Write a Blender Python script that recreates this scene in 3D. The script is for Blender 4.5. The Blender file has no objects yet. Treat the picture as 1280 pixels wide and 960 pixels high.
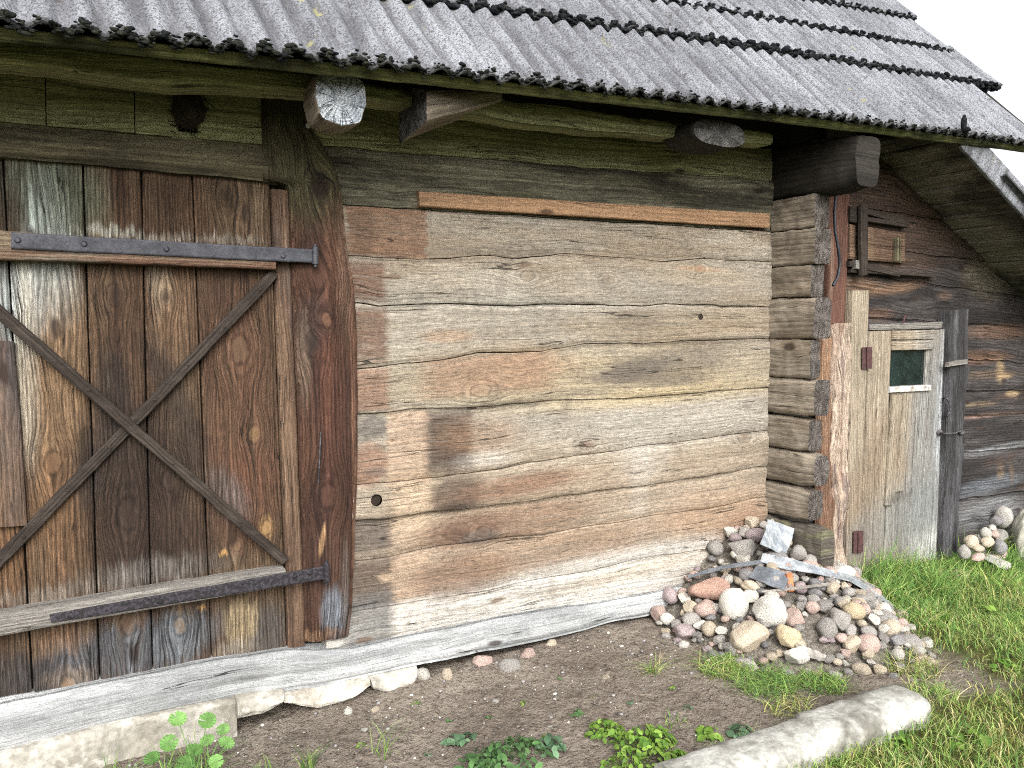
import bpy, bmesh, math, random
import numpy as np
from mathutils import Vector, Matrix
random.seed(7); RNG = np.random.default_rng(11)
S = bpy.context.scene
COL = S.collection
# ------------------------------------------------------------------ camera
YAW, PITCH, F, D, H = math.radians(31.3), math.radians(4.0), 986.0, 3.2, 1.6
cy, sy, cp, sp = math.cos(YAW), math.sin(YAW), math.cos(PITCH), math.sin(PITCH)
FW = np.array([sy*cp, cy*cp, -sp]); RT = np.array([cy, -sy, 0.0]); UP = np.cross(RT, FW)
CAM = np.array([0.0, -D, H])
cd = bpy.data.cameras.new('camera'); cam = bpy.data.objects.new('camera', cd); COL.objects.link(cam)
cd.sensor_width = 36; cd.sensor_fit = 'HORIZONTAL'; cd.lens = F/1280*36; cd.clip_start = .05; cd.clip_end = 2000
cam.matrix_world = Matrix(((RT[0], UP[0], -FW[0], CAM[0]), (RT[1], UP[1], -FW[1], CAM[1]), (RT[2], UP[2], -FW[2], CAM[2]), (0, 0, 0, 1)))
S.camera = cam
# ------------------------------------------------------------------ light
SUN_EL, SUN_AZ = math.radians(36), math.radians(200)      # azimuth from +Y clockwise: the sun stands behind and left of the camera
w = bpy.data.worlds.new('World'); S.world = w; w.use_nodes = True
nt = w.node_tree; nt.nodes.clear()
sky = nt.nodes.new('ShaderNodeTexSky'); sky.sky_type = 'NISHITA'; sky.sun_disc = False
sky.sun_elevation = SUN_EL; sky.sun_rotation = SUN_AZ; sky.air_density = 1.0; sky.dust_density = 5.0; sky.ozone_density = 1.0
bg = nt.nodes.new('ShaderNodeBackground'); bg.inputs[1].default_value = .15
hs = nt.nodes.new('ShaderNodeHueSaturation'); hs.inputs['Saturation'].default_value = .25
wo = nt.nodes.new('ShaderNodeOutputWorld')
nt.links.new(sky.outputs[0], hs.inputs['Color']); nt.links.new(hs.outputs[0], bg.inputs[0]); nt.links.new(bg.outputs[0], wo.inputs[0])
ld = bpy.data.lights.new('sun', 'SUN'); ld.energy = 1.05; ld.angle = math.radians(40); ld.color = (1, .95, .87)
sun = bpy.data.objects.new('sun', ld); COL.objects.link(sun)
sdir = Vector((math.sin(SUN_AZ)*math.cos(SUN_EL), math.cos(SUN_AZ)*math.cos(SUN_EL), math.sin(SUN_EL)))
sun.rotation_euler = (-sdir).to_track_quat('-Z', 'Y').to_euler(); sun.location = (0, -5, 8)
S.view_settings.view_transform = 'Standard'; S.view_settings.look = 'None'; S.view_settings.gamma = 1
S.view_settings.exposure = 1.33
S.cycles.use_denoising = False; S.cycles.filter_width = 1.1
S.cycles.max_bounces = 8; S.cycles.diffuse_bounces = 4

# ------------------------------------------------------------------ geometry helpers
def ray(px, py): return FW + RT*(px-640)/F - UP*(py-480)/F
def W(px, py, y=0.0):                 # the point of the wall plane Y = y
    d = ray(px, py); return CAM + d*((y-CAM[1])/d[1])
def WX(px, py, x):
    d = ray(px, py); return CAM + d*((x-CAM[0])/d[0])
def G(px, py, z=0.0):
    d = ray(px, py); return CAM + d*((z-CAM[2])/d[2])
def _h(ix, iy, s):
    n = (ix.astype(np.int64)*374761393 + iy.astype(np.int64)*668265263 + s*1274126177) & 0x7fffffff
    n = ((n ^ (n >> 13))*1274126177) & 0x7fffffff
    return ((n ^ (n >> 16)) & 0xffff)/65535.0
def vn(x, y, s=0):
    x = np.asarray(x, float); y = np.asarray(y, float)
    x, y = np.broadcast_arrays(x, y)
    ix = np.floor(x); iy = np.floor(y); fx = x-ix; fy = y-iy
    fx = fx*fx*(3-2*fx); fy = fy*fy*(3-2*fy)
    a = _h(ix, iy, s); b = _h(ix+1, iy, s); c = _h(ix, iy+1, s); d = _h(ix+1, iy+1, s)
    return (a*(1-fx)+b*fx)*(1-fy)+(c*(1-fx)+d*fx)*fy - .5
def fbm(x, y, s=0, o=4):
    x = np.asarray(x, float); y = np.asarray(y, float)
    r = 0; a = 1.0; f = 1.0
    for i in range(o):
        r = r + a*vn(x*f, y*f, s+i*17); a *= .5; f *= 2.03
    return r
def sstep(a, b, x):
    t = np.clip((np.asarray(x, float)-a)/(b-a), 0, 1); return t*t*(3-2*t)
class MB:
    def __init__(s): s.v = []; s.f = []; s.uv = []; s.m = []; s.n = 0; s.sm = []
    def add(s, v, f, uv=None, mat=0, smooth=True):
        v = np.asarray(v, float).reshape(-1, 3)
        if uv is None: uv = v[:, [0, 2]]
        s.v.append(v); s.uv.append(np.asarray(uv, float).reshape(-1, 2))
        for q in f:
            s.f.append(tuple(int(i)+s.n for i in q)); s.m.append(mat); s.sm.append(smooth)
        s.n += len(v)
    def build(s, name, mats, parent=None):
        me = bpy.data.meshes.new(name)
        v = np.concatenate(s.v); uv = np.concatenate(s.uv)
        me.from_pydata(v.tolist(), [], s.f)
        if not isinstance(mats, (list, tuple)): mats = [mats]
        for m in mats: me.materials.append(m)
        me.polygons.foreach_set('material_index', s.m); me.polygons.foreach_set('use_smooth', s.sm)
        l = me.uv_layers.new(name='UVMap')
        li = np.empty(len(me.loops), np.int32); me.loops.foreach_get('vertex_index', li)
        l.data.foreach_set('uv', uv[li].ravel())
        bm = bmesh.new(); bm.from_mesh(me); bmesh.ops.recalc_face_normals(bm, faces=bm.faces); bm.to_mesh(me); bm.free()
        me.update()
        o = bpy.data.objects.new(name, me); COL.objects.link(o)
        if parent is not None: o.parent = parent
        return o
def grid_faces(n, m, off=0, close=False):
    mm = m if close else m-1
    return [(off+i*m+j, off+i*m+(j+1) % m, off+(i+1)*m+(j+1) % m, off+(i+1)*m+j) for i in range(n-1) for j in range(mm)]
def resamp(P, n):
    P = np.asarray(P, float); d = np.r_[0, np.cumsum(np.linalg.norm(np.diff(P, axis=0), axis=1))]
    t = np.linspace(0, d[-1], n); return np.stack([np.interp(t, d, P[:, k]) for k in range(P.shape[1])], 1)
def strip(mb, L, R, nd, th, m=8, bev=.006, crown=0, bump=.0015, bs=(3, 20), wob=.002, mat=0, endmat=None, hole=None, uvoff=None, bow=8, twist=0):
    """A timber: front face between the edge curves L and R (n x 3), front looks along nd, th thick; bevelled, uneven, capped."""
    L = np.asarray(L, float); R = np.asarray(R, float); n = len(L); nd = np.asarray(nd, float)/np.linalg.norm(nd)
    sd = random.randrange(9999)
    ax = L[-1]-L[0]; ax = ax/np.linalg.norm(ax)
    u = ((L+R)/2 - (L[0]+R[0])/2) @ ax
    wd = R-L; wl = np.linalg.norm(wd, axis=1, keepdims=True); wd = wd/wl
    e1 = vn(u*9, u*0+.5, sd)*wob*2 + vn(u*40, u*0+.5, sd+1)*wob; e2 = vn(u*9, u*0+.5, sd+2)*wob*2 + vn(u*40, u*0+.5, sd+3)*wob
    L = L - wd*e1[:, None]; R = R + wd*e2[:, None]
    ts = np.linspace(0, 1, m)
    off = uvoff if uvoff is not None else (random.uniform(0, 40), random.uniform(0, 40))
    P = []; V = []
    for k in (0, 1):                                   # back and shoulder on the L side
        P.append(L - nd*(th if k == 0 else max(bev, th*.5 if th < .01 else bev))); V.append(-th+bev if k == 0 else np.zeros(1)[0])
    for t in ts:
        tt = np.clip(t, 0, 1)
        p = L*(1-tt)+R*tt
        b = bev*.6
        if t == 0: p = p + wd*b
        if t == 1: p = p - wd*b
        w_ = wl[:, 0]
        d = bump*2*fbm(u*bs[0], tt*w_.mean()*bs[1]+3, sd+5, 4)
        d = d - crown*abs(2*tt-1)**bow + twist*(tt-.5)
        P.append(p + nd*d[:, None]); V.append(tt*w_.mean())
    wm = wl.mean()
    for k in (0, 1):
        P.append(R - nd*(bev if k == 0 else th)); V.append(wm if k == 0 else wm+th)
    P = np.stack(P, 1); M = P.shape[1]
    V[0] = -th
    uv = np.stack([np.repeat((u+off[0])[:, None], M, 1), np.repeat((np.array([float(x) for x in V])+off[1])[None], n, 0)], 2)
    f = grid_faces(n, M)
    P2 = P.reshape(-1, 3).copy()
    if hole is not None:
        c, r = hole; c = np.asarray(c)
        keep = []; dele = set(); kv = set()
        for q in f:
            ce = P2[list(q)].mean(0); dd = np.hypot(ce[0]-c[0], ce[2]-c[2])
            if dd < r: dele.update(q)
            else: keep.append(q); kv.update(q)
        for i in dele & kv:
            d = P2[i]-c; d[1] = 0; dl = np.hypot(d[0], d[2]) + 1e-6
            P2[i, 0] = c[0]+d[0]/dl*r; P2[i, 2] = c[2]+d[2]/dl*r
        f = keep
    mb.add(P2, f, uv.reshape(-1, 2), mat)
    em = mat if endmat is None else endmat
    for e in (0, n-1):                                 # end caps
        q = P[e]; c = q.mean(0)
        mb.add(np.vstack([q, c]), [(i, (i+1) % M, M) for i in range(M)], np.vstack([q[:, [0, 2]]-c[[0, 2]], [[0, 0]]]) if endmat is not None else np.vstack([uv[e], uv[e].mean(0)]), em, False)
    mb.add(np.stack([P[:, 0], P[:, -1]], 1), grid_faces(n, 2), None, mat, False)
def board(mb, a, b, wdir, nd, wa, wb=None, th=.03, n=40, **k):
    """A straight board, a to b is the centre line of its front face."""
    a = np.asarray(a, float); b = np.asarray(b, float); wdir = np.asarray(wdir, float)/np.linalg.norm(wdir)
    wb = wa if wb is None else wb
    t = np.linspace(0, 1, n)[:, None]; c = a*(1-t)+b*t; ww = (wa*(1-t)+wb*t)/2
    strip(mb, c-wdir*ww, c+wdir*ww, nd, th, **k)
def loft(mb, rings, cap=True, mat=0, endmat=None, uvoff=None, capuv=None):
    """Closed tube through rings (n x m x 3); u runs along it, v round it."""
    Rg = np.asarray(rings, float); n, m, _ = Rg.shape
    c = Rg.mean(1); u = np.r_[0, np.cumsum(np.linalg.norm(np.diff(c, axis=0), axis=1))]
    rad = np.linalg.norm(Rg-c[:, None], axis=2).mean()
    off = uvoff or (random.uniform(0, 40), random.uniform(0, 40))
    Rc = np.concatenate([Rg, Rg[:, :1]], 1)
    v = np.linspace(0, 2*math.pi*rad, m+1)
    uv = np.stack(np.broadcast_arrays((u+off[0])[:, None], (v+off[1])[None]), 2)
    mb.add(Rc, grid_faces(n, m+1), uv, mat)
    if cap:
        for e in (0, n-1):
            q = Rg[e]; cc = q.mean(0)
            ax = c[-1]-c[0]; ax = ax/np.linalg.norm(ax)
            e1 = np.cross(ax, (0, 0, 1.0)); e1 = e1/(np.linalg.norm(e1)+1e-9) if np.linalg.norm(e1) > .1 else np.array([1.0, 0, 0]); e2 = np.cross(e1, ax)
            V = [cc]; F_ = []; U = [(0, 0)]
            ns = 5
            for k in range(1, ns+1):
                p = cc+(q-cc)*k/ns; V += list(p); U += [((x-cc)@e1, (x-cc)@e2) for x in p]
            for j in range(m):
                F_.append((0, 1+j, 1+(j+1) % m))
                for k in range(ns-1): F_.append((1+k*m+j, 1+(k+1)*m+j, 1+(k+1)*m+(j+1) % m, 1+k*m+(j+1) % m))
            mb.add(V, F_, np.array(U), mat if endmat is None else endmat, False)
def tube(mb, pts, r, m=10, n=None, mat=0, cap=True):
    P = np.asarray(pts, float)
    if n: P = resamp(P, n)
    T = np.gradient(P, axis=0); T /= np.linalg.norm(T, axis=1, keepdims=True)+1e-9
    rr = np.broadcast_to(np.asarray(r, float), (len(P),)) if np.ndim(r) == 0 or len(np.atleast_1d(r)) == len(P) else np.interp(np.linspace(0, 1, len(P)), np.linspace(0, 1, len(r)), r)
    ref = np.array([0, 0, 1.0]) if abs(T[:, 2]).mean() < .8 else np.array([1.0, 0, 0])
    A = np.cross(T, ref); A /= np.linalg.norm(A, axis=1, keepdims=True)+1e-9; B = np.cross(T, A)
    th = np.linspace(0, 2*math.pi, m, endpoint=False)
    Rg = P[:, None]+rr[:, None, None]*(np.cos(th)[None, :, None]*A[:, None]+np.sin(th)[None, :, None]*B[:, None])
    loft(mb, Rg, cap, mat)
def box(mb, a, b, mat=0, bev=0):
    (x0, y0, z0), (x1, y1, z1) = a, b
    v = [(x, y, z) for x in (x0, x1) for y in (y0, y1) for z in (z0, z1)]
    mb.add(v, [(0, 1, 3, 2), (4, 6, 7, 5), (0, 4, 5, 1), (2, 3, 7, 6), (0, 2, 6, 4), (1, 5, 7, 3)], None, mat, False)
def tag(o, label=None, cat=None, group=None, kind=None):
    if label: o['label'] = label
    if cat: o['category'] = cat
    if group: o['group'] = group
    if kind: o['kind'] = kind
    return o
def empty(name, loc=(0, 0, 0)):
    o = bpy.data.objects.new(name, None); COL.objects.link(o); o.location = loc; o.empty_display_size = .2; return o

# ------------------------------------------------------------------ material helpers
ALB = .70
def lin(*c):
    r = [((x/255)/12.92 if x/255 <= .04045 else ((x/255+.055)/1.055)**2.4) for x in c]; return (r[0]*ALB, r[1]*ALB, r[2]*ALB, 1)
class NT:
    def __init__(s, tree): s.t = tree; s.N = tree.nodes; s.L = tree.links
    def lk(s, a, b):
        if isinstance(a, (int, float)): b.default_value = a
        elif isinstance(a, (tuple, list)): b.default_value = a
        else: s.L.new(a, b)
    def math(s, op, a, b=0.0, c=None, clamp=False):
        n = s.N.new('ShaderNodeMath'); n.operation = op; n.use_clamp = clamp
        s.lk(a, n.inputs[0]); s.lk(b, n.inputs[1])
        if c is not None: s.lk(c, n.inputs[2])
        return n.outputs[0]
    def mix(s, f, a, b, mode='MIX'):
        n = s.N.new('ShaderNodeMix'); n.data_type = 'RGBA'; n.blend_type = mode
        s.lk(f, n.inputs[0]); s.lk(a, n.inputs[6]); s.lk(b, n.inputs[7]); return n.outputs[2]
    def rng(s, x, a, b, c=0.0, d=1.0, smooth=True):
        n = s.N.new('ShaderNodeMapRange'); n.interpolation_type = 'SMOOTHSTEP' if smooth else 'LINEAR'
        s.lk(x, n.inputs[0])
        for i, v in enumerate((a, b, c, d)): s.lk(v, n.inputs[i+1])
        return n.outputs[0]
    def noise(s, vec, scale=1.0, detail=3.0, rough=.55, dist=0.0, dim='3D', out=0):
        n = s.N.new('ShaderNodeTexNoise'); n.noise_dimensions = dim
        s.L.new(vec, n.inputs['Vector']); n.inputs['Scale'].default_value = scale; n.inputs['Detail'].default_value = detail
        n.inputs['Roughness'].default_value = rough; n.inputs['Distortion'].default_value = dist; return n.outputs[out]
    def comb(s, x, y, z=0.0):
        n = s.N.new('ShaderNodeCombineXYZ'); s.lk(x, n.inputs[0]); s.lk(y, n.inputs[1]); s.lk(z, n.inputs[2]); return n.outputs[0]
    def sep(s, v):
        n = s.N.new('ShaderNodeSeparateXYZ'); s.L.new(v, n.inputs[0]); return n.outputs
    def vmul(s, v, c):
        n = s.N.new('ShaderNodeVectorMath'); n.operation = 'MULTIPLY'; s.lk(v, n.inputs[0]); s.lk(c, n.inputs[1]); return n.outputs[0]
    def vadd(s, v, c, op='ADD'):
        n = s.N.new('ShaderNodeVectorMath'); n.operation = op; s.lk(v, n.inputs[0]); s.lk(c, n.inputs[1]); return n.outputs[0]
    def ramp(s, f, stops):
        n = s.N.new('ShaderNodeValToRGB'); e = n.color_ramp.elements
        while len(e) < len(stops): e.new(.5)
        for i, (p, c) in enumerate(stops): e[i].position = p; e[i].color = c
        s.lk(f, n.inputs[0]); return n.outputs[0]
    def gray(s, x):
        return s.comb(x, x, x)
def newmat(name):
    m = bpy.data.materials.new(name); m.use_nodes = True; t = m.node_tree; t.nodes.clear(); T = NT(t)
    p = t.nodes.new('ShaderNodeBsdfPrincipled'); o = t.nodes.new('ShaderNodeOutputMaterial'); t.links.new(p.outputs[0], o.inputs[0])
    return m, T, p
def bump(T, p, h, dist=.004, strength=1.0):
    b = T.N.new('ShaderNodeBump'); b.inputs['Strength'].default_value = strength; b.inputs['Distance'].default_value = dist
    T.L.new(h, b.inputs['Height']); T.L.new(b.outputs[0], p.inputs['Normal'])
def make_grain():
    g = bpy.data.node_groups.new('wood_grain', 'ShaderNodeTree'); I = g.interface
    I.new_socket('UV', in_out='INPUT', socket_type='NodeSocketVector'); I.new_socket('Period', in_out='INPUT', socket_type='NodeSocketFloat')
    I.new_socket('KnotGate', in_out='INPUT', socket_type='NodeSocketFloat')
    for o in ('Grain', 'Ring', 'Fibre', 'Crack', 'Knot', 'KnotHalo'): I.new_socket(o, in_out='OUTPUT', socket_type='NodeSocketFloat')
    T = NT(g); gi = g.nodes.new('NodeGroupInput'); go = g.nodes.new('NodeGroupOutput')
    u, v, _ = T.sep(gi.outputs['UV'])
    kv = T.comb(T.math('MULTIPLY', u, 1.5), T.math('MULTIPLY', v, 4.2))
    vo = g.nodes.new('ShaderNodeTexVoronoi'); vo.voronoi_dimensions = '2D'; vo.inputs['Scale'].default_value = 1; g.links.new(kv, vo.inputs['Vector'])
    gate = T.math('GREATER_THAN', T.sep(vo.outputs['Color'])[0], gi.outputs['KnotGate'])
    dl = T.sep(T.vadd(kv, vo.outputs['Position'], 'SUBTRACT'))[1]
    fall = T.math('MULTIPLY', T.rng(vo.outputs['Distance'], .04, .5, 1, 0), gate)
    vw = T.math('SUBTRACT', v, T.math('MULTIPLY', T.math('MULTIPLY', dl, .15), fall))
    lo = T.noise(T.comb(T.math('MULTIPLY', u, .9), T.math('MULTIPLY', v, 3.5)), 1, 2, .5, dim='2D')
    vw = T.math('ADD', vw, T.math('MULTIPLY', T.math('SUBTRACT', lo, .5), .03))
    me = T.noise(T.comb(T.math('MULTIPLY', u, 7), T.math('MULTIPLY', v, 25)), 1, 2, .5, dim='2D')
    vw = T.math('ADD', vw, T.math('MULTIPLY', T.math('SUBTRACT', me, .5), .004))
    g1 = T.noise(T.comb(T.math('MULTIPLY', u, 2.0), T.math('MULTIPLY', vw, 85)), 1, 5, .68, dim='2D')
    fb = T.noise(T.comb(T.math('MULTIPLY', u, 15), T.math('MULTIPLY', vw, 330)), 1, 3, .6, dim='2D')
    ph = T.math('ADD', T.math('DIVIDE', vw, gi.outputs['Period']), T.math('MULTIPLY', T.noise(T.comb(T.math('MULTIPLY', u, .5), T.math('MULTIPLY', vw, 7)), 1, 2, .5, dim='2D'), 3.0))
    sn = T.math('ADD', T.math('MULTIPLY', T.math('SINE', T.math('MULTIPLY', ph, 6.2832)), .5), .5)
    ring = T.math('POWER', sn, 2.2)
    cn = T.noise(T.comb(T.math('ADD', T.math('MULTIPLY', u, .8), 31.0), T.math('MULTIPLY', vw, 24)), 1, 3, .5, dim='2D')
    cr = T.rng(T.math('ABSOLUTE', T.math('SUBTRACT', cn, .5)), .003, .011, 1, 0)
    cg = T.rng(T.noise(T.comb(T.math('ADD', T.math('MULTIPLY', u, 2.0), 7.0), T.math('MULTIPLY', v, 14)), 1, 2, .5, dim='2D'), .55, .66, 0, 1)
    kn = T.math('MULTIPLY', T.rng(vo.outputs['Distance'], .035, .085, 1, 0), gate)
    for nme, s_ in (('Grain', g1), ('Ring', ring), ('Fibre', fb), ('Crack', T.math('MULTIPLY', cr, cg)), ('Knot', kn), ('KnotHalo', fall)):
        g.links.new(s_, go.inputs[nme])
    return g
def make_stain():
    g = bpy.data.node_groups.new('stain_mask', 'ShaderNodeTree'); I = g.interface
    I.new_socket('P', in_out='INPUT', socket_type='NodeSocketVector')
    for k in ('CX', 'CZ', 'HX', 'HZ', 'Soft', 'Cos', 'Sin', 'Box'): I.new_socket(k, in_out='INPUT', socket_type='NodeSocketFloat')
    I.new_socket('Mask', in_out='OUTPUT', socket_type='NodeSocketFloat')
    T = NT(g); gi = g.nodes.new('NodeGroupInput'); go = g.nodes.new('NodeGroupOutput'); O = gi.outputs
    x, y, z = T.sep(O['P']); dx = T.math('SUBTRACT', x, O['CX']); dz = T.math('SUBTRACT', z, O['CZ'])
    a = T.math('ADD', T.math('MULTIPLY', dx, O['Cos']), T.math('MULTIPLY', dz, O['Sin'])); b = T.math('SUBTRACT', T.math('MULTIPLY', dz, O['Cos']), T.math('MULTIPLY', dx, O['Sin']))
    a = T.math('DIVIDE', a, O['HX']); b = T.math('DIVIDE', b, O['HZ'])
    el = T.math('SQRT', T.math('ADD', T.math('MULTIPLY', a, a), T.math('MULTIPLY', b, b)))
    bx = T.math('MAXIMUM', T.math('ABSOLUTE', a), T.math('ABSOLUTE', b))
    d = T.math('ADD', T.math('MULTIPLY', el, T.math('SUBTRACT', 1.0, O['Box'])), T.math('MULTIPLY', bx, O['Box']))
    m = T.rng(d, T.math('ADD', O['Soft'], 1.0), T.math('SUBTRACT', 1.0, O['Soft']), 0, 1)
    g.links.new(m, go.inputs['Mask']); return g
def make_knot():
    """One knot: bends the grain round it and draws its rings."""
    g = bpy.data.node_groups.new('wood_knot', 'ShaderNodeTree'); I = g.interface
    I.new_socket('UV', in_out='INPUT', socket_type='NodeSocketVector'); I.new_socket('P', in_out='INPUT', socket_type='NodeSocketVector')
    for k in ('CX', 'CZ', 'R', 'Vert', 'In'): I.new_socket(k, in_out='INPUT', socket_type='NodeSocketFloat')
    I.new_socket('UVo', in_out='OUTPUT', socket_type='NodeSocketVector'); I.new_socket('Ring', in_out='OUTPUT', socket_type='NodeSocketFloat'); I.new_socket('Core', in_out='OUTPUT', socket_type='NodeSocketFloat')
    T = NT(g); gi = g.nodes.new('NodeGroupInput'); go = g.nodes.new('NodeGroupOutput'); O = gi.outputs
    x, y, z = T.sep(O['P']); dx = T.math('SUBTRACT', x, O['CX']); dz = T.math('SUBTRACT', z, O['CZ']); ve = O['Vert']
    al = T.math('ADD', T.math('MULTIPLY', dz, ve), T.math('MULTIPLY', dx, T.math('SUBTRACT', 1.0, ve))); ac = T.math('ADD', T.math('MULTIPLY', dx, ve), T.math('MULTIPLY', dz, T.math('SUBTRACT', 1.0, ve)))
    a2 = T.math('DIVIDE', al, T.math('MULTIPLY', O['R'], 1.7)); c2 = T.math('DIVIDE', ac, O['R'])
    d = T.math('SQRT', T.math('ADD', T.math('MULTIPLY', a2, a2), T.math('MULTIPLY', c2, c2)))
    nz = T.noise(O['P'], 40, 2); d = T.math('ADD', d, T.math('MULTIPLY', T.math('SUBTRACT', nz, .5), .7))
    fall = T.rng(d, .6, 4.0, 1, 0)
    u, v, _ = T.sep(O['UV']); v2 = T.math('SUBTRACT', v, T.math('MULTIPLY', T.math('MULTIPLY', ac, .72), fall))
    rg = T.math('MULTIPLY', T.rng(T.math('SINE', T.math('MULTIPLY', d, 7.5)), -.2, 1, 0, 1), T.rng(d, 1.0, 2.6, 1, 0))
    g.links.new(T.comb(u, v2), go.inputs['UVo']); g.links.new(T.math('MAXIMUM', O['In'], rg), go.inputs['Ring']); g.links.new(T.rng(d, .55, 1.05, 1, 0), go.inputs['Core']); return g
GRAIN = make_grain(); STAIN = make_stain(); KNOT = make_knot()
def pk(px, py, r, col=(48, 34, 26), y=.015): c = W(px, py, y); return (c[0], c[2], r*((c-CAM)@FW)/F, col)
def pstain(px, py, rx, ry, col, k=1.0, soft=.35, rot=0.0, box=0, y=0.0):
    """A stain of the surface, measured on the plane Y = y."""
    c = W(px, py, y); hx = abs(W(px+rx, py, y)[0]-W(px-rx, py, y)[0])/2; hz = abs(W(px, py+ry, y)[2]-W(px, py-ry, y)[2])/2
    return (c[0], c[2], hx, hz, col, k, soft, rot, box)
def wood(name, base, dark=.5, light=1.35, period=.022, knots=.5, ringk=.35, crack=.8, blotch=(), stains=(), vertical=False, rough=.85, bmp=.004, edge=(.10, .03), fib=.35, spec=.2, knotcol=(50, 36, 28), sat=.8, fleck=.35, kl=(), mottle=.2):
    m, T, p = newmat(name)
    tc = T.N.new('ShaderNodeTexCoord')
    gr = T.N.new('ShaderNodeGroup'); gr.node_tree = GRAIN; uvs = tc.outputs['UV']; kring = None; cores = []
    for (kx, kz, kr, kc) in kl:
        k_ = T.N.new('ShaderNodeGroup'); k_.node_tree = KNOT; T.L.new(uvs, k_.inputs['UV']); T.L.new(tc.outputs['Object'], k_.inputs['P'])
        for q_, v_ in (('CX', kx), ('CZ', kz), ('R', kr), ('Vert', 1.0 if vertical else 0.0)): k_.inputs[q_].default_value = v_
        if kring is not None: T.L.new(kring, k_.inputs['In'])
        else: k_.inputs['In'].default_value = 0
        uvs = k_.outputs['UVo']; kring = k_.outputs['Ring']; cores.append((k_.outputs['Core'], kc))
    T.L.new(uvs, gr.inputs['UV']); gr.inputs['Period'].default_value = period; gr.inputs['KnotGate'].default_value = knots
    g = gr.outputs; P = tc.outputs['Object']
    c = lin(*base)
    for (col, sc, lo, hi, k) in blotch:                # soft natural variations of the wood's own colour
        sv = (sc*3, sc, sc*.5) if vertical else (sc*.5, sc, sc*3)
        nz = T.noise(T.vadd(T.vmul(P, sv), (sc*3.1, 0, col[0]*.37)), 1, 4, .6)
        c = T.mix(T.math('MULTIPLY', T.rng(nz, lo, hi), k), c, lin(*col))
    if stains:
        sv = (42, 10, 3) if vertical else (3, 10, 42)
        nz = T.noise(T.vmul(P, sv), 1, 4, .6, out=1)
        am = (edge[1], 0, edge[0]) if vertical else (edge[0], 0, edge[1])
        Pd = T.vadd(P, T.vmul(T.vadd(nz, (-.5, -.5, -.5)), am))
        mod = T.rng(g['Grain'], .3, .62, .62, 1)
        for (cx, cz, hx, hz, col, k, soft, rot, bx) in stains:
            s = T.N.new('ShaderNodeGroup'); s.node_tree = STAIN; T.L.new(Pd, s.inputs['P'])
            for q, v in (('CX', cx), ('CZ', cz), ('HX', hx), ('HZ', hz), ('Soft', soft), ('Cos', math.cos(rot)), ('Sin', math.sin(rot)), ('Box', bx)): s.inputs[q].default_value = v
            c = T.mix(T.math('MULTIPLY', T.math('MULTIPLY', s.outputs[0], k), mod), c, lin(*col))
    gm = T.rng(g['Grain'], .28, .72, dark, light, False)
    c = T.mix(1.0, c, T.gray(gm), 'MULTIPLY')
    c = T.mix(1.0, c, T.gray(T.math('SUBTRACT', 1.0, T.math('MULTIPLY', g['Ring'], ringk))), 'MULTIPLY')
    c = T.mix(1.0, c, T.gray(T.rng(g['Fibre'], .3, .7, 1-fib, 1+fib*.6, False)), 'MULTIPLY')
    mo = T.math('ADD', T.math('MULTIPLY', T.noise(P, 55, 4, .7), .6), T.math('MULTIPLY', T.noise(P, 260, 2, .6), .4)); c = T.mix(1.0, c, T.gray(T.rng(mo, .32, .68, 1-mottle, 1+mottle, False)), 'MULTIPLY')
    if kring is not None:
        c = T.mix(T.math('MULTIPLY', kring, .42), c, T.mix(1.0, c, (.25, .2, .17, 1), 'MULTIPLY'))
        for co, kc in cores: c = T.mix(T.math('MULTIPLY', co, .62), c, lin(*kc))
    fv = T.vmul(tc.outputs['UV'], (26, 120, 1)); fl = T.math('MULTIPLY', T.rng(T.noise(fv, 1, 4, .7, dim='2D'), .56, .68), T.rng(T.noise(P, 7, 3, .6), .4, .6, .25, 1))
    c = T.mix(T.math('MULTIPLY', fl, fleck), c, T.mix(1.0, c, (.30, .27, .25, 1), 'MULTIPLY'))
    c = T.mix(T.math('MULTIPLY', g['Knot'], .8), c, lin(*knotcol))
    c = T.mix(T.math('MULTIPLY', g['Crack'], crack), c, (.012, .010, .008, 1))
    hv = T.N.new('ShaderNodeHueSaturation'); hv.inputs['Saturation'].default_value = sat; T.L.new(c, hv.inputs['Color']); c = hv.outputs[0]
    T.lk(c, p.inputs['Base Color']); p.inputs['Roughness'].default_value = rough; p.inputs['Specular IOR Level'].default_value = spec
    h = T.math('ADD', T.math('MULTIPLY', g['Grain'], .6), T.math('MULTIPLY', g['Fibre'], .35))
    h = T.math('SUBTRACT', h, T.math('MULTIPLY', g['Ring'], .15)); h = T.math('SUBTRACT', h, T.math('MULTIPLY', g['Crack'], 1.0*crack))
    bump(T, p, h, bmp*1.6)
    return m
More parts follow.
